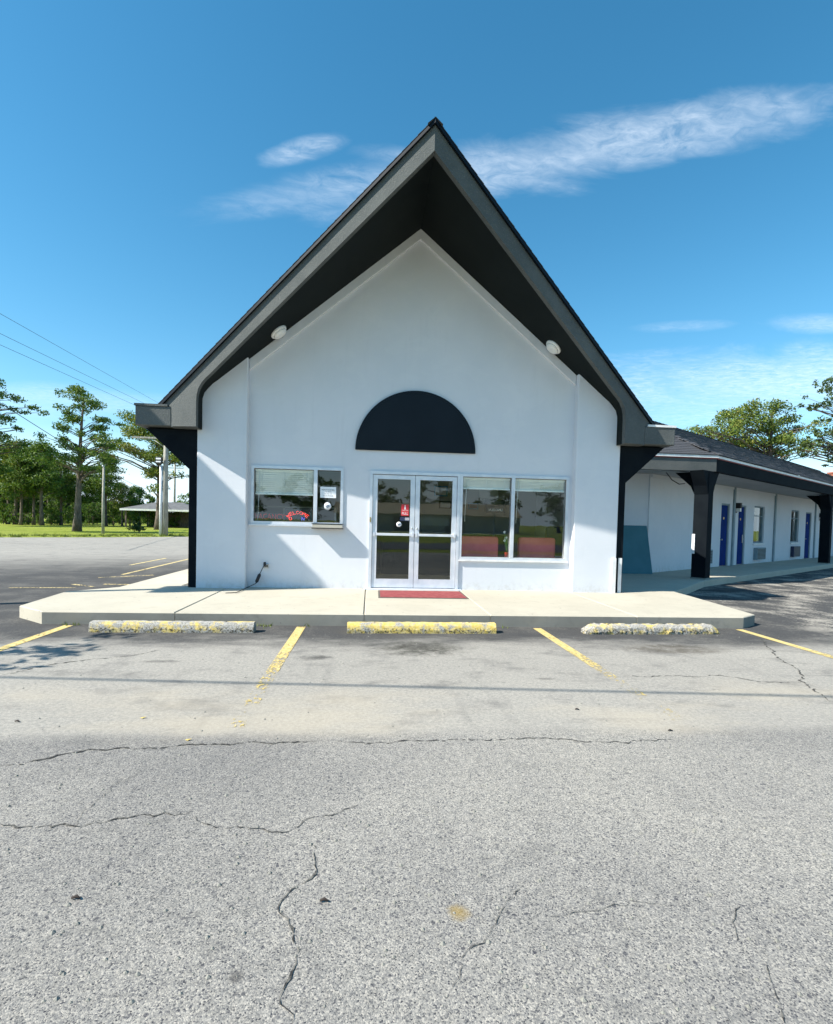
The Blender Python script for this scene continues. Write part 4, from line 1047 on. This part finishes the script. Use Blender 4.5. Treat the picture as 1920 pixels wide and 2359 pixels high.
b = MB(); gw = [(*wp2(24, FO+.0), 3.2), (*wp2(24, ridge_o), ridge_z-.03), (*wp2(24, ridge_o-4), 3.2)]; b.poly(gw); wworld(b, 'gable_end', M_white)
# porch posts with flared heads
def post(s, o, label=None):
    c = wp2(s, o); b = MB(); hx, hy = .15, .17
    b.box(-hx, hx, -hy, hy, KZ-.01, 2.885, None, 0)
    pm = wch(b, 'porch_post', M_black)
    # flares along the wall direction and back towards it
    q = MB()
    for sg in (-1, 1):
        P = [(sg*(hx+.001), 2.30), (sg*(hx+.10), 2.52), (sg*(hx+.34), 2.884), (sg*(hx+.001), 2.884)]
        q.xz(P[::sg], -hy+.01, hy-.01)
    pq = wch(q, 'post_head', M_black, pm)
    fb = MB(); P = [(hy+.001, 2.30), (hy+.10, 2.52), (hy+.5, 2.884), (hy+.001, 2.884)]
    M = Matrix(((0, 0, 1, 0), (1, 0, 0, 0), (0, 1, 0, 0), (0, 0, 0, 1)))
    fb.prism(P, -hx+.01, hx-.01, M); pf = wch(fb, 'post_head', M_black, pm)
    ft = MB(); ft.box(-hx-.012, hx+.012, -hy-.012, hy+.012, KZ-.008, KZ+.03, None, .01); pfo = wch(ft, 'post_foot', M_kerb, pm)
    pm.location = (c.x-W0.x, c.y-W0.y, 0)
    return pm
pp = post(-2.56, 1.50); post(9.35, 1.50); post(21.2, 1.50)
# white guard board on the back of the first post
b = MB(); b.box(-.152-.03, -.152, .10, .172, .80, 1.30); g = wch(b, 'post_guard', M_trimw, pp)
# teal board leaning on the end wall
a, c_, d_, e_ = ony(1436, 1210, 4.18), ony(1491, 1210, 4.18), onz(1498, 1321, KZ+.002), onz(1433, 1322, KZ+.002)
x0, x1, zt = 5.75, c_.x, a.z
t = thing('teal_board', 'teal painted board leaning against the shaded end wall', 'board', ((x0+x1)/2, 4.0, KZ)); w_ = x1-x0; h_ = zt-KZ
b = MB(); b.mesh([(-w_/2, -.10, 0), (w_/2+.06, -.10, 0), (w_/2, .19, h_), (-w_/2, .19, h_), (-w_/2, -.08, 0), (w_/2+.06, -.08, 0), (w_/2, .21, h_), (-w_/2, .21, h_)], [[0, 1, 2, 3], [7, 6, 5, 4], [0, 4, 5, 1], [1, 5, 6, 2], [2, 6, 7, 3], [3, 7, 4, 0]]); b.build('panel', M_teal, t)
# hanging cable under the porch ceiling
b = MB(); pa, pb_ = ony(1536, 1089, 3.2), ony(1578, 1114, 3.4); b.tube([pa, pa.lerp(pb_, .3)+Vector((0, 0, -.10)), pa.lerp(pb_, .7)+Vector((0, 0, -.10)), pb_], .012, 6); pc = b.build('hanging_cable', M_wire); tag(pc, 'loose black cable drooping from the porch ceiling', 'cable')
# wall lamps
for s, z, lb in ((4.13, 2.20, 'black lantern on the wall between the first two blue doors'), (15.1, 2.15, 'black lantern on the wall near the far blue doors')):
    c = wp2(s, 0); t = thing('wall_lantern', lb, 'lamp', (c.x, c.y, z))
    b = MB(); b.box(-.07, .07, -.16, -.002, .0, .19, None, .006); o = b.build('housing', M_blk, t); o.data.transform(WM)
    b = MB(); b.box(-.055, .055, -.145, -.02, -.12, -.001, None, .006); o = b.build('shade', M_lampw, t); o.data.transform(WM)
    b = MB(); b.box(-.05, .05, -.02, -.001, -.16, -.122); o = b.build('back_plate', M_blk, t); o.data.transform(WM)
# brick chimney behind the wing
p = atdepth(1914, 1088, 40); t = thing('chimney', 'red brick chimney top behind the shingle roof', 'chimney', (p.x+.42, p.y, 0))
b = MB(); b.box(-.35, .35, -.3, .3, 0, p.z-.10); b.build('stack', M_brick, t); b = MB(); b.box(-.40, .40, -.35, .35, p.z-.099, p.z+.02, None, .02); b.build('cap', M_brick, t)

# ------------------------------------------------------------ trees
def leaves(rng, clumps, n_per_m2, size, flat=.6, asp=.42, up=.35):
    """leaf-sized rhombic faces spread through ellipsoidal clumps"""
    Vs = []
    for (cx, cy, cz, rx, ry, rz) in clumps:
        n = max(24, int(n_per_m2*(rx*ry+rx*rz+ry*rz)*3.4))
        d = rng.normal(size=(n, 3)); d /= np.linalg.norm(d, axis=1)[:, None]
        rad = rng.random(n)**.42; rad *= 1+.22*rng.normal(size=n)*(rng.random(n) < .3)
        P = d*rad[:, None]*np.array([rx, ry, rz])+np.array([cx, cy, cz])
        ax = rng.normal(size=(n, 3)); ax += d*.6; ax[:, 2] += up; ax /= np.linalg.norm(ax, axis=1)[:, None]
        sd = np.cross(ax, rng.normal(size=(n, 3))); sd /= np.linalg.norm(sd, axis=1)[:, None]
        L = size*rng.uniform(.6, 1.35, n)[:, None]; W = L*asp
        Vs.append(np.stack([P-ax*L*.5, P+sd*W*.5, P+ax*L*.5, P-sd*W*.5], 1))
    V = np.concatenate(Vs).reshape(-1, 3); nq = len(V)//4
    me = bpy.data.meshes.new('crown'); me.vertices.add(len(V)); me.vertices.foreach_set('co', V.ravel())
    me.loops.add(nq*4); me.loops.foreach_set('vertex_index', np.arange(nq*4, dtype=np.int32))
    me.polygons.add(nq); me.polygons.foreach_set('loop_start', np.arange(0, nq*4, 4, dtype=np.int32)); me.polygons.foreach_set('loop_total', np.full(nq, 4, dtype=np.int32))
    me.update(); me.validate(); return me
def trunk_mb(rng, h, r0, r1, clumps, lean=(0, 0), limbs=True, thin=.28):
    b = MB(); pts = [Vector((lean[0]*t*t+.06*math.sin(5*t), lean[1]*t*t, h*t)) for t in np.linspace(0, 1, 9)]
    rs = [r0*(1.35 if i == 0 else 1)*(1-i/8)+r1*(i/8) for i in range(9)]; b.tube(pts, rs, 9)
    if limbs:
        for (cx, cy, cz, rx, ry, rz) in clumps:
            zb = max(.2*h, cz-.35*math.hypot(cx, cy)-.2); t = min(.97, zb/h)
            p0 = Vector((lean[0]*t*t+.06*math.sin(5*t), lean[1]*t*t, h*t)); p1 = Vector((cx, cy, cz)); L = (p1-p0).length
            if L < .15: continue
            rr = max(.018, thin*r0*(1-t)+.015); mid = p0.lerp(p1, .5)+Vector((rng.normal()*.08*L, rng.normal()*.08*L, .07*L)); b.tube([p0, mid, p1], [rr, rr*.65, rr*.25], 5, False)
    return b
def tree(name, label, cat, base, h, r0, clumps, size, dens, leafm, barkm=None, lean=(0, 0), seed=1, group=None, asp=.42, limbs=True, up=.35, trunk_h=None):
    rng = np.random.default_rng(seed); t = thing(name, label, cat, base, group)
    trunk_mb(rng, trunk_h or h*.95, r0, r0*.18, clumps, lean, limbs).build('trunk', barkm or M_bark, t)
    me = leaves(rng, clumps, dens, size, asp=asp, up=up); me.materials.append(leafm); link('crown', me, t)
    return t
def copy_tree(src, base, rot, scale, label=None, group=None):
    r = src.copy(); col.objects.link(r); r.location = base; r.rotation_euler = (0, 0, rot); r.scale = scale if isinstance(scale, tuple) else (scale,)*3
    if label: r['label'] = label
    if group: r['group'] = group
    for ch in list(src.children):
        c = ch.copy(); col.objects.link(c); c.parent = r
    return r
def px_clumps(lst, k, ox, oy, base_px, depth_base, rng, sub=3, ydepth=.8):
    """clumps read off the photograph (zoom pixel ellipses) -> metres about the trunk base, with depth spread"""
    s = k/(CF/depth_base); out = []
    for (x, y, rx, ry) in lst:
        X, Z = (x-base_px[0])*s, (base_px[1]-y)*s; RX, RZ = rx*s, ry*s
        for i in range(sub):
            out.append((X+rng.uniform(-.45, .45)*RX, rng.normal(0, ydepth), Z+rng.uniform(-.4, .4)*RZ, RX*rng.uniform(.5, .85), RX*rng.uniform(.5, .85), RZ*rng.uniform(.55, .95)))
    return out
def dep(p): return (p-CC).dot(cF)
rng = np.random.default_rng(2)
# the tall lone pine on the lawn
B = onz(178, 1226); B.z = .05
big = [(1030, 250, 150, 70), (1120, 390, 160, 80), (930, 310, 110, 60), (1000, 440, 110, 50), (860, 500, 110, 50), (920, 590, 160, 55), (1270, 580, 130, 45), (1150, 670, 140, 50), (1350, 800, 120, 70), (1200, 860, 140, 55), (1080, 760, 90, 60),
       (880, 700, 120, 60), (770, 820, 110, 50), (870, 920, 150, 70), (800, 1050, 120, 80), (940, 1080, 150, 80), (1060, 980, 120, 60), (1270, 1030, 140, 60), (1110, 1170, 110, 45), (1290, 1170, 110, 55), (760, 1120, 80, 40), (1380, 900, 70, 40)]
cl = px_clumps(big, .1876, 0, 0, (955, 1945), dep(B), rng, 4, .9)
tree('pine_tree', 'tall lone pine with thick leaning trunk on the lawn', 'tree', B, 10.6, .27, cl, .20, 52, M_needle, lean=(.55, .0), seed=3)
# dark pine whose limbs reach in at the photograph's edge
B = onz(-60, 1224); B.z = .05
lst = [(-260, 100, 180, 90), (40, 170, 110, 80), (60, 290, 130, 55), (190, 370, 100, 45), (60, 420, 120, 45), (80, 550, 120, 45), (100, 650, 70, 35), (40, 770, 120, 55), (130, 850, 110, 50), (30, 930, 90, 45), (-200, 300, 200, 100), (-200, 520, 220, 90), (-250, 760, 220, 90), (-450, 420, 160, 90), (-450, 650, 160, 90), (-320, 20, 120, 80)]
cl = px_clumps(lst, .1876, 0, 0, (-300, 1945), dep(B), rng, 4, 1.1)
tree('pine_tree', 'dark pine with ragged limbs standing nearest the road on the lawn', 'tree', B, 12.5, .3, cl, .20, 55, M_needle, seed=4)
# spreading bronze pine by the utility poles
B = onz(366, 1222); B.z = .05
lst = [(1080, 420, 110, 70), (1050, 520, 90, 50), (1180, 540, 150, 70), (1290, 600, 130, 70), (1000, 640, 120, 45), (900, 650, 90, 40), (1130, 690, 150, 50), (1330, 720, 130, 60), (1430, 740, 90, 50), (1250, 820, 120, 50), (1190, 850, 60, 40), (1460, 850, 40, 30), (1300, 960, 70, 40), (1150, 460, 100, 60), (930, 720, 80, 40), (1400, 560, 100, 60), (1250, 470, 90, 60)]
cl = px_clumps(lst, .288, 0, 0, (1270, 1292), dep(B), rng, 4, 1.2)
tree('pine_tree', 'spreading bronze tinged pine with crooked limbs beside the utility poles', 'tree', B, 11.8, .34, cl, .22, 42, M_needle2, seed=5)
# the row of pines at the edge of the woods
protos = []
G = 'pines along the edge of the woods'; LB = 'bare-trunked pine in the row along the edge of the woods'
def generic_pine(seed, h):
    rg = np.random.default_rng(seed); cl = []
    for z in np.arange(.42*h, .97*h, h*.062):
        f = 1-((z/h-.55)/.50)**2; rr = (.20*h)*max(.22, f)
        for k in range(4):
            a = rg.uniform(0, 6.28); r = rr*rg.uniform(.25, 1.0); q = h*rg.uniform(.07, .13)
            cl.append((math.cos(a)*r, math.sin(a)*r, z+rg.normal()*.2, q, q, q*.5))
    cl.append((0, 0, h*.97, h*.07, h*.07, h*.05)); return cl
row = [(-30, 1212, 1000), (19, 1209, 1030), (36, 1210, 1012), (49, 1211, 1040), (78, 1211, 1030), (97, 1212, 1012), (112, 1208, 1050), (141, 1211, 1062), (186, 1212, 1075), (244, 1213, 1040), (282, 1213, 1112), (215, 1206, 1092), (-70, 1212, 1010), (162, 1205, 1085), (60, 1206, 1060), (310, 1210, 1120)]
for k, (u, v, tv) in enumerate(row):
    B = onz(u, v); B.z = .03; H = (v-tv)/(CF/dep(B))
    if k < 4:
        t = tree('pine_tree', LB, 'tree', B, 10., .21, generic_pine(20+k, 10.), .27, 24, M_needle if k != 2 else M_needle2, seed=30+k, group=G); t.scale = (H/10,)*3; protos.append(t)
    else: copy_tree(protos[k % 4], B, random.uniform(0, 6.28), (H/10*random.uniform(.85, 1.1), H/10*random.uniform(.85, 1.1), H/10))
# broadleaf trees and shrubs under and behind the pines
def round_clumps(seed, h, w_, n=26, lo=.18):
    rg = np.random.default_rng(seed); cl = []
    for k in range(n):
        z = rg.uniform(lo, .95); rr = w_/2*math.sqrt(max(.05, 1-((z-.5)/.56)**2)); a = rg.uniform(0, 6.28); r = rr*math.sqrt(rg.random())
        q = w_*rg.uniform(.11, .19); cl.append((math.cos(a)*r, math.sin(a)*r, z*h, q, q, q*.75))
    return cl
bt = None
GB = 'broadleaf trees under the pines'
for k, (u, v, tv, wpx) in enumerate([(322, 1214, 1118, 60), (345, 1215, 1135, 45), (300, 1213, 1150, 50), (262, 1212, 1130, 45), (66, 1210, 1125, 40), (215, 1209, 1155, 50), (120, 1209, 1130, 45), (20, 1209, 1140, 40), (440, 1214, 1130, 60), (478, 1214, 1120, 60), (170, 1207, 1135, 40), (410, 1208, 1150, 50)]):
    B = onz(u, v); B.z = .03; s = dep(B)/CF; H = (v-tv)*s; Wd = wpx*s
    if bt is None: bt = tree('broadleaf_tree', 'rounded green broadleaf tree among the pine trunks', 'tree', B, 5., .14, round_clumps(50, 5., 4.), .26, 26, M_leafd, seed=51, group=GB, asp=.6); t = bt; t.scale = (Wd/4, Wd/4, H/5)
    else: copy_tree(bt, B, random.uniform(0, 6.28), (Wd/4, Wd/4, H/5))
sh = None; GS = 'shrubs along the wood edge'
for k in range(22):
    u = [8, 30, 58, 88, 118, 133, 150, 168, 205, 225, 252, 275, 296, 330, 425, 455, 352, 372, 398, 412, 436, 446][k]; v = 1209+(k % 3) if k < 14 else 1216; B = onz(u, v); B.z = .03; s = dep(B)/CF
    H = random.uniform(24, 48)*s; Wd = random.uniform(22, 36)*s
    if sh is None: sh = tree('shrub', 'low leafy shrub at the foot of the woods', 'shrub', B, 1.6, .05, round_clumps(60, 1.6, 1.8, 18, .1), .17, 55, M_leafd, seed=61, group=GS, asp=.6, trunk_h=1.1); sh.scale = (Wd/1.8, Wd/1.8, H/1.6)
    else: copy_tree(sh, B, random.uniform(0, 6.28), (Wd/1.8, Wd/1.8, H/1.6))
# small clipped bush by the lot edge, and a bush by the office side
B = onz(320, 1229); B.z = .04
tree('bush', 'small dark bush on the lawn beside the pole', 'bush', B, .95, .05, round_clumps(70, .95, 1.5, 14, .2), .11, 160, M_woods, seed=71, asp=.6, trunk_h=.6)
# the woods behind
rg = np.random.default_rng(80); cl = []
for k in range(330):
    u = rg.uniform(-120, 520); f = rg.random(); B = onz(u, 1203.5-1.2*f)
    topf = 1.0 if u < 150 else (.42 if u < 300 else .36)
    h = rg.uniform(.3, 7.6*topf); q = rg.uniform(.8, 1.5); cl.append((B.x+rg.normal()*1.5, min(B.y, 88)+rg.normal()*2, h, q*1.3, q*1.3, q*.9))
me = leaves(rg, cl, 7, .5, asp=.6); me.materials.append(M_woods); o = link('woods', me, None, 'stuff'); tag(o, 'dense dark woods behind the row of pines', 'woods')
# pine behind the wing roof
pB = atdepth(1768, 1215, 38); pB.z = 0
lst = []
rgl = np.random.default_rng(90)
for (x, y, rx, ry) in [(760, 480, 80, 50), (840, 420, 90, 60), (930, 350, 90, 60), (1030, 310, 90, 50), (1130, 370, 100, 60), (1240, 290, 90, 50), (1310, 330, 70, 50), (1380, 390, 80, 50), (1060, 430, 110, 60), (950, 470, 100, 60), (880, 520, 110, 50), (1010, 560, 120, 50), (1180, 460, 110, 60), (1290, 440, 90, 60), (1420, 470, 90, 50), (1480, 470, 60, 40), (1130, 560, 110, 50), (1250, 560, 100, 50), (1370, 560, 110, 50), (1440, 620, 90, 50), (1300, 650, 110, 50), (1500, 660, 50, 40), (630, 465, 60, 25), (1180, 640, 110, 50), (1520, 560, 40, 30)]:
    lst.append((x, y, rx, ry))
s_ = .29954/(CF/38); cl = []
for (x, y, rx, ry) in lst:
    P = atdepth(1400+x*.29954, 850+y*.29954, 38); RX, RZ = rx*s_, ry*s_
    for i in range(4): cl.append((P.x-pB.x+rgl.uniform(-.5, .5)*RX, P.y-pB.y+rgl.normal(0, 1.1), P.z+rgl.uniform(-.45, .45)*RZ, RX*rgl.uniform(.55, .95), RX*rgl.uniform(.55, .95), RZ*rgl.uniform(.6, 1.0)))
tree('pine_tree', 'broad yellow-green pine rising behind the guest room roof', 'tree', pB, 10.6, .35, cl, .18, 55, M_needle2, seed=91)
# oak whose outer twigs reach in over the wing
pB = atdepth(2060, 1215, 27); pB.z = 0; cl = []; s_ = .29954/(CF/27)
for (x, y, rx, ry) in [(1690, 110, 60, 60), (1650, 180, 60, 60), (1610, 270, 60, 45), (1570, 300, 35, 25), (1700, 260, 70, 70), (1720, 370, 40, 30), (1650, 490, 70, 35), (1590, 590, 65, 30), (1540, 580, 35, 20), (1690, 560, 70, 60), (1720, 640, 50, 60), (1710, 720, 45, 40), (1600, 520, 40, 25), (1620, 640, 40, 25), (1800, 200, 120, 150), (1850, 450, 150, 150), (2000, 150, 200, 180), (2050, 420, 220, 180), (2250, 300, 220, 200), (1900, 650, 160, 100), (2150, 620, 200, 110), (1740, 60, 40, 50)]:
    P = atdepth(1400+x*.29954, 850+y*.29954, 27); RX, RZ = rx*s_, ry*s_
    for i in range(6): cl.append((P.x-pB.x+rgl.uniform(-.6, .6)*RX, P.y-pB.y+rgl.normal(0, .5), P.z+rgl.uniform(-.6, .6)*RZ, RX*rgl.uniform(.3, .5), RX*rgl.uniform(.3, .5), RZ*rgl.uniform(.3, .5)))
tree('oak_tree', 'dark leafy oak whose outer twigs hang over the far end of the roof', 'tree', pB, 9., .3, cl, .12, 95, M_leafk, seed=95, asp=.6, trunk_h=7.5)

# slender tree at the corner of the lot; its shadow reaches the first stall
rgs = np.random.default_rng(7); cl = []
for (x, y, z, q) in [(0, 0, 4.4, .35), (.5, .1, 4.0, .3), (-.6, .2, 3.8, .4), (.9, -.2, 3.4, .3), (-.2, .5, 4.8, .3), (.3, -.6, 3.1, .3), (-1.0, -.4, 3.0, .4), (1.2, .5, 2.8, .25)]:
    cl.append((x, y, z, q, q, q*.5))
tree('young_tree', 'slender young tree with a few leafy limbs beside the first stall', 'tree', Vector((-8.1, -5.5, 0)), 4.6, .11, cl, .16, 40, M_leafd, seed=97, asp=.5)

# sign shape added out of view to shade the wall under the ticket window
t = thing('shade_blocker', 'unseen cabinet on a post, added to shade the wall under the ticket window', 'sign', (-8.9, -2.0, 0))
b = MB(); b.tube([(0, 0, -.1), (0, 0, 5.05)], .09, 14); b.build('post', M_steel, t)
b = MB(); b.box(-.13, .13, -.45, .40, 5.05, 7.75, None, .02); cb_ = b.build('cabinet', M_blk, t)
for sx_ in (-1, 1):
    b = MB(); b.box(min(sx_*.132, sx_*.138), max(sx_*.132, sx_*.138), -.41, .36, 5.10, 7.70); b.build('blocker_face', M_signwhite, cb_)

# ------------------------------------------------------------ poles, wires, far house
def pole(u, v, h, r, label, lamp=False):
    B = onz(u, v); t = thing('utility_pole', label, 'pole', (B.x, B.y, 0)); b = MB(); b.tube([(0, 0, -.1), (0, 0, h*.5), (.03, 0, h)], [r, r*.85, r*.7], 12); b.build('shaft', M_pole, t); return t, B
pt, pB = pole(381, 1236, 9.0, .19, 'thick weathered utility pole with floodlight by the lot edge')
b = MB(); b.box(-2.2, .0, -.06, .06, 6.72, 6.84); b.tube([(-.9, 0, 6.72), (0, 0, 6.1)], .03, 6); b.build('side_arm', M_pole, pt)
b = MB(); b.box(-.52, -.12, -.45, -.2, 5.0, 5.45, None, .02); fl_ = b.build('floodlight', M_blk, pt)
b = MB(); b.box(-.48, -.16, -.455, -.451, 5.27, 5.38); b.box(-.48, -.16, -.455, -.451, 5.08, 5.17); b.build('lens', M_signwhite, fl_)
b = MB(); b.box(-.2, .2, -.08, .08, 8.3, 8.42); b.build('cross_arm', M_pole, pt)
b = MB(); b.tube([(-.27, -.1, 0), (-.26, -.1, 4.9)], .10, 10); b.build('conduit', M_trimw, pt)
pt2, pB2 = pole(238, 1232, 4.75, .10, 'slim weathered pole standing alone at the lawn edge')
b = MB(); b.lathe([(.07, 4.74), (.09, 4.80), (.02, 4.86)], None, 10); b.build('cap', M_steel, pt2)
pt3, pB3 = pole(402, 1212, 9.2, .17, 'far grey utility pole behind the floodlight pole')
b = MB(); b.box(-1.2, 1.2, -.06, .06, 8.2, 8.32); b.build('cross_arm', M_pole, pt3)
def wire(pts, r, label, group=None, sag=.0):
    b = MB(); A, Bq = Vector(pts[0]), Vector(pts[1]); n = 24
    L = [A.lerp(Bq, i/n)-Vector((0, 0, sag*4*(i/n)*(1-i/n))) for i in range(n+1)]
    b.tube(L, r, 5); o = b.build('overhead_wire', M_wire); return tag(o, label, 'wire', group)
for k, (v0, zt, lb) in enumerate([(722, 8.9, 'uppermost thin wire running down to the floodlight pole'), (768, 8.45, 'middle thin wire running down to the floodlight pole'), (794, 8.1, 'lowest of three thin wires running down to the floodlight pole')]):
    top = Vector((pB.x, pB.y, zt)); q = ony(0, v0, 9.); A = q+(q-top)*.35
    wire((A, top), .007, lb)
top = Vector((pB2.x, pB2.y, 4.7)); q = atdepth(28, 941, dep(pB2)*.75); wire((q+(q-top)*1.2, top), .018, 'thick service wire passing behind the lone pine', sag=.1)
wire((top, Vector((pB3.x-1.1, pB3.y, 5.0))), .015, 'short slack wire between the slim pole and the far pole', sag=.6)
# far low house
p = atdepth(392, 1200, 62); t = thing('lawn_shelter', 'low open shelter with grey hip roof and white eaves beyond the lawn', 'shelter', (p.x, p.y, 0))
b = MB(); b.box(-4.2, 4.2, -3.3, 3.3, 1.95, 2.15); b.build('eave', M_trimw, t)
b = MB(); b.mesh([(-4.2, -3.3, 2.151), (4.2, -3.3, 2.151), (4.2, 3.3, 2.151), (-4.2, 3.3, 2.151), (-1.4, 0, 3.05), (1.4, 0, 3.05)], [[0, 1, 5, 4], [1, 2, 5], [2, 3, 4, 5], [3, 0, 4]]); b.build('roof', M_greyroof, t)
for x in (-3.7, 0, 3.7):
    for y in (-2.9, 2.9):
        b = MB(); b.box(x-.08, x+.08, y-.08, y+.08, 0, 1.949); b.build('post', M_bark, t)
b = MB(); b.box(-3, 3, 2.0, 2.15, 0, 1.9); b.build('back_panel', M_bark, t)

# ------------------------------------------------------------ across the road (seen mirrored in the glass)
shed = thing('metal_shed', 'long corrugated metal shed across the road', 'shed', (4, -66, 0))
b = MB(); M = Matrix.Identity(4)
b.box(-9, 16, -5, 5, 0, 2.5); b.build('wall', M_metal, shed)
b = MB()
for sg in (-1, 1): b.poly([(-9.4, sg*5.4, 2.45), (16.4, sg*5.4, 2.45), (16.4, 0, 4.1), (-9.4, 0, 4.1)][::-sg])
b.build('roof', M_tanroof, shed)
for x in (-9.01, 16.01):
    b = MB(); b.poly([(x, -5, 2.5), (x, 5, 2.5), (x, 0, 4.05)]); b.build('gable', M_metal, shed)
b = MB()
for k in range(60): b.box(-8.9+k*.42, -8.9+k*.42+.06, 5.001, 5.03, 0, 2.45)
b.build('ribs', M_metal, shed)
for x in (-6.5, 0., 7.):
    b = MB(); b.box(x-1.3, x+1.3, 5.035, 5.06, 0, 2.1); b.build('door', M_blk, shed)
b = MB(); b.box(1.8, 6.2, 5.035, 5.08, .9, 2.0); b.build('white_board', M_trimw, shed)
GR = 'trees behind the shed across the road'
for k, (x, y, s) in enumerate([(-14, -47, 1.5), (-7, -49, 1.75), (0, -50, 1.6), (8, -50, 1.8), (15, -49, 1.5), (22, -47, 1.7), (29, -46, 1.6), (-22, -45, 1.8), (-30, -43, 1.6), (37, -46, 1.7), (-39, -44, 1.9), (46, -44, 1.7)]):
    copy_tree(bt, (x*1.5, y-34, 0), random.uniform(0, 6), (s*1.5, s*1.5, s*1.1), 'rounded tree behind the metal shed across the road', GR)
# roadside cables overhead, whose shadows cross the stalls
kz = 1/math.tan(SUN_EL)
def shadow_src(u, v, z): p = onz(u, v); return Vector((p.x-z*kz*math.sin(SUN_AZ), p.y-z*kz*math.cos(SUN_AZ), z))
for (va, vb, z, r, lb) in [(1560, 1605, 6.3, .020, 'thick roadside cable strung high over the parking lot')]:
    a, c = shadow_src(0, va, z), shadow_src(1920, vb, z); d = (c-a).normalized(); wire((a-d*22, c+d*26), r, lb)
    if r > .01: ends = (a-d*22, c+d*26)
for e_, lb in zip(ends, ('roadside pole holding the overhead cables, on the ticket window side', 'roadside pole holding the overhead cables, on the guest room side')):
    t = thing('utility_pole', lb, 'pole', (e_.x, e_.y, 0)); b = MB(); b.tube([(0, 0, -.1), (0, 0, 8.2)], [.17, .12], 12); b.build('shaft', M_pole, t); b = MB(); b.box(-.06, .06, -.9, .9, 7.2, 7.3); b.build('cross_arm', M_pole, t)
sc.cycles.use_denoising = True
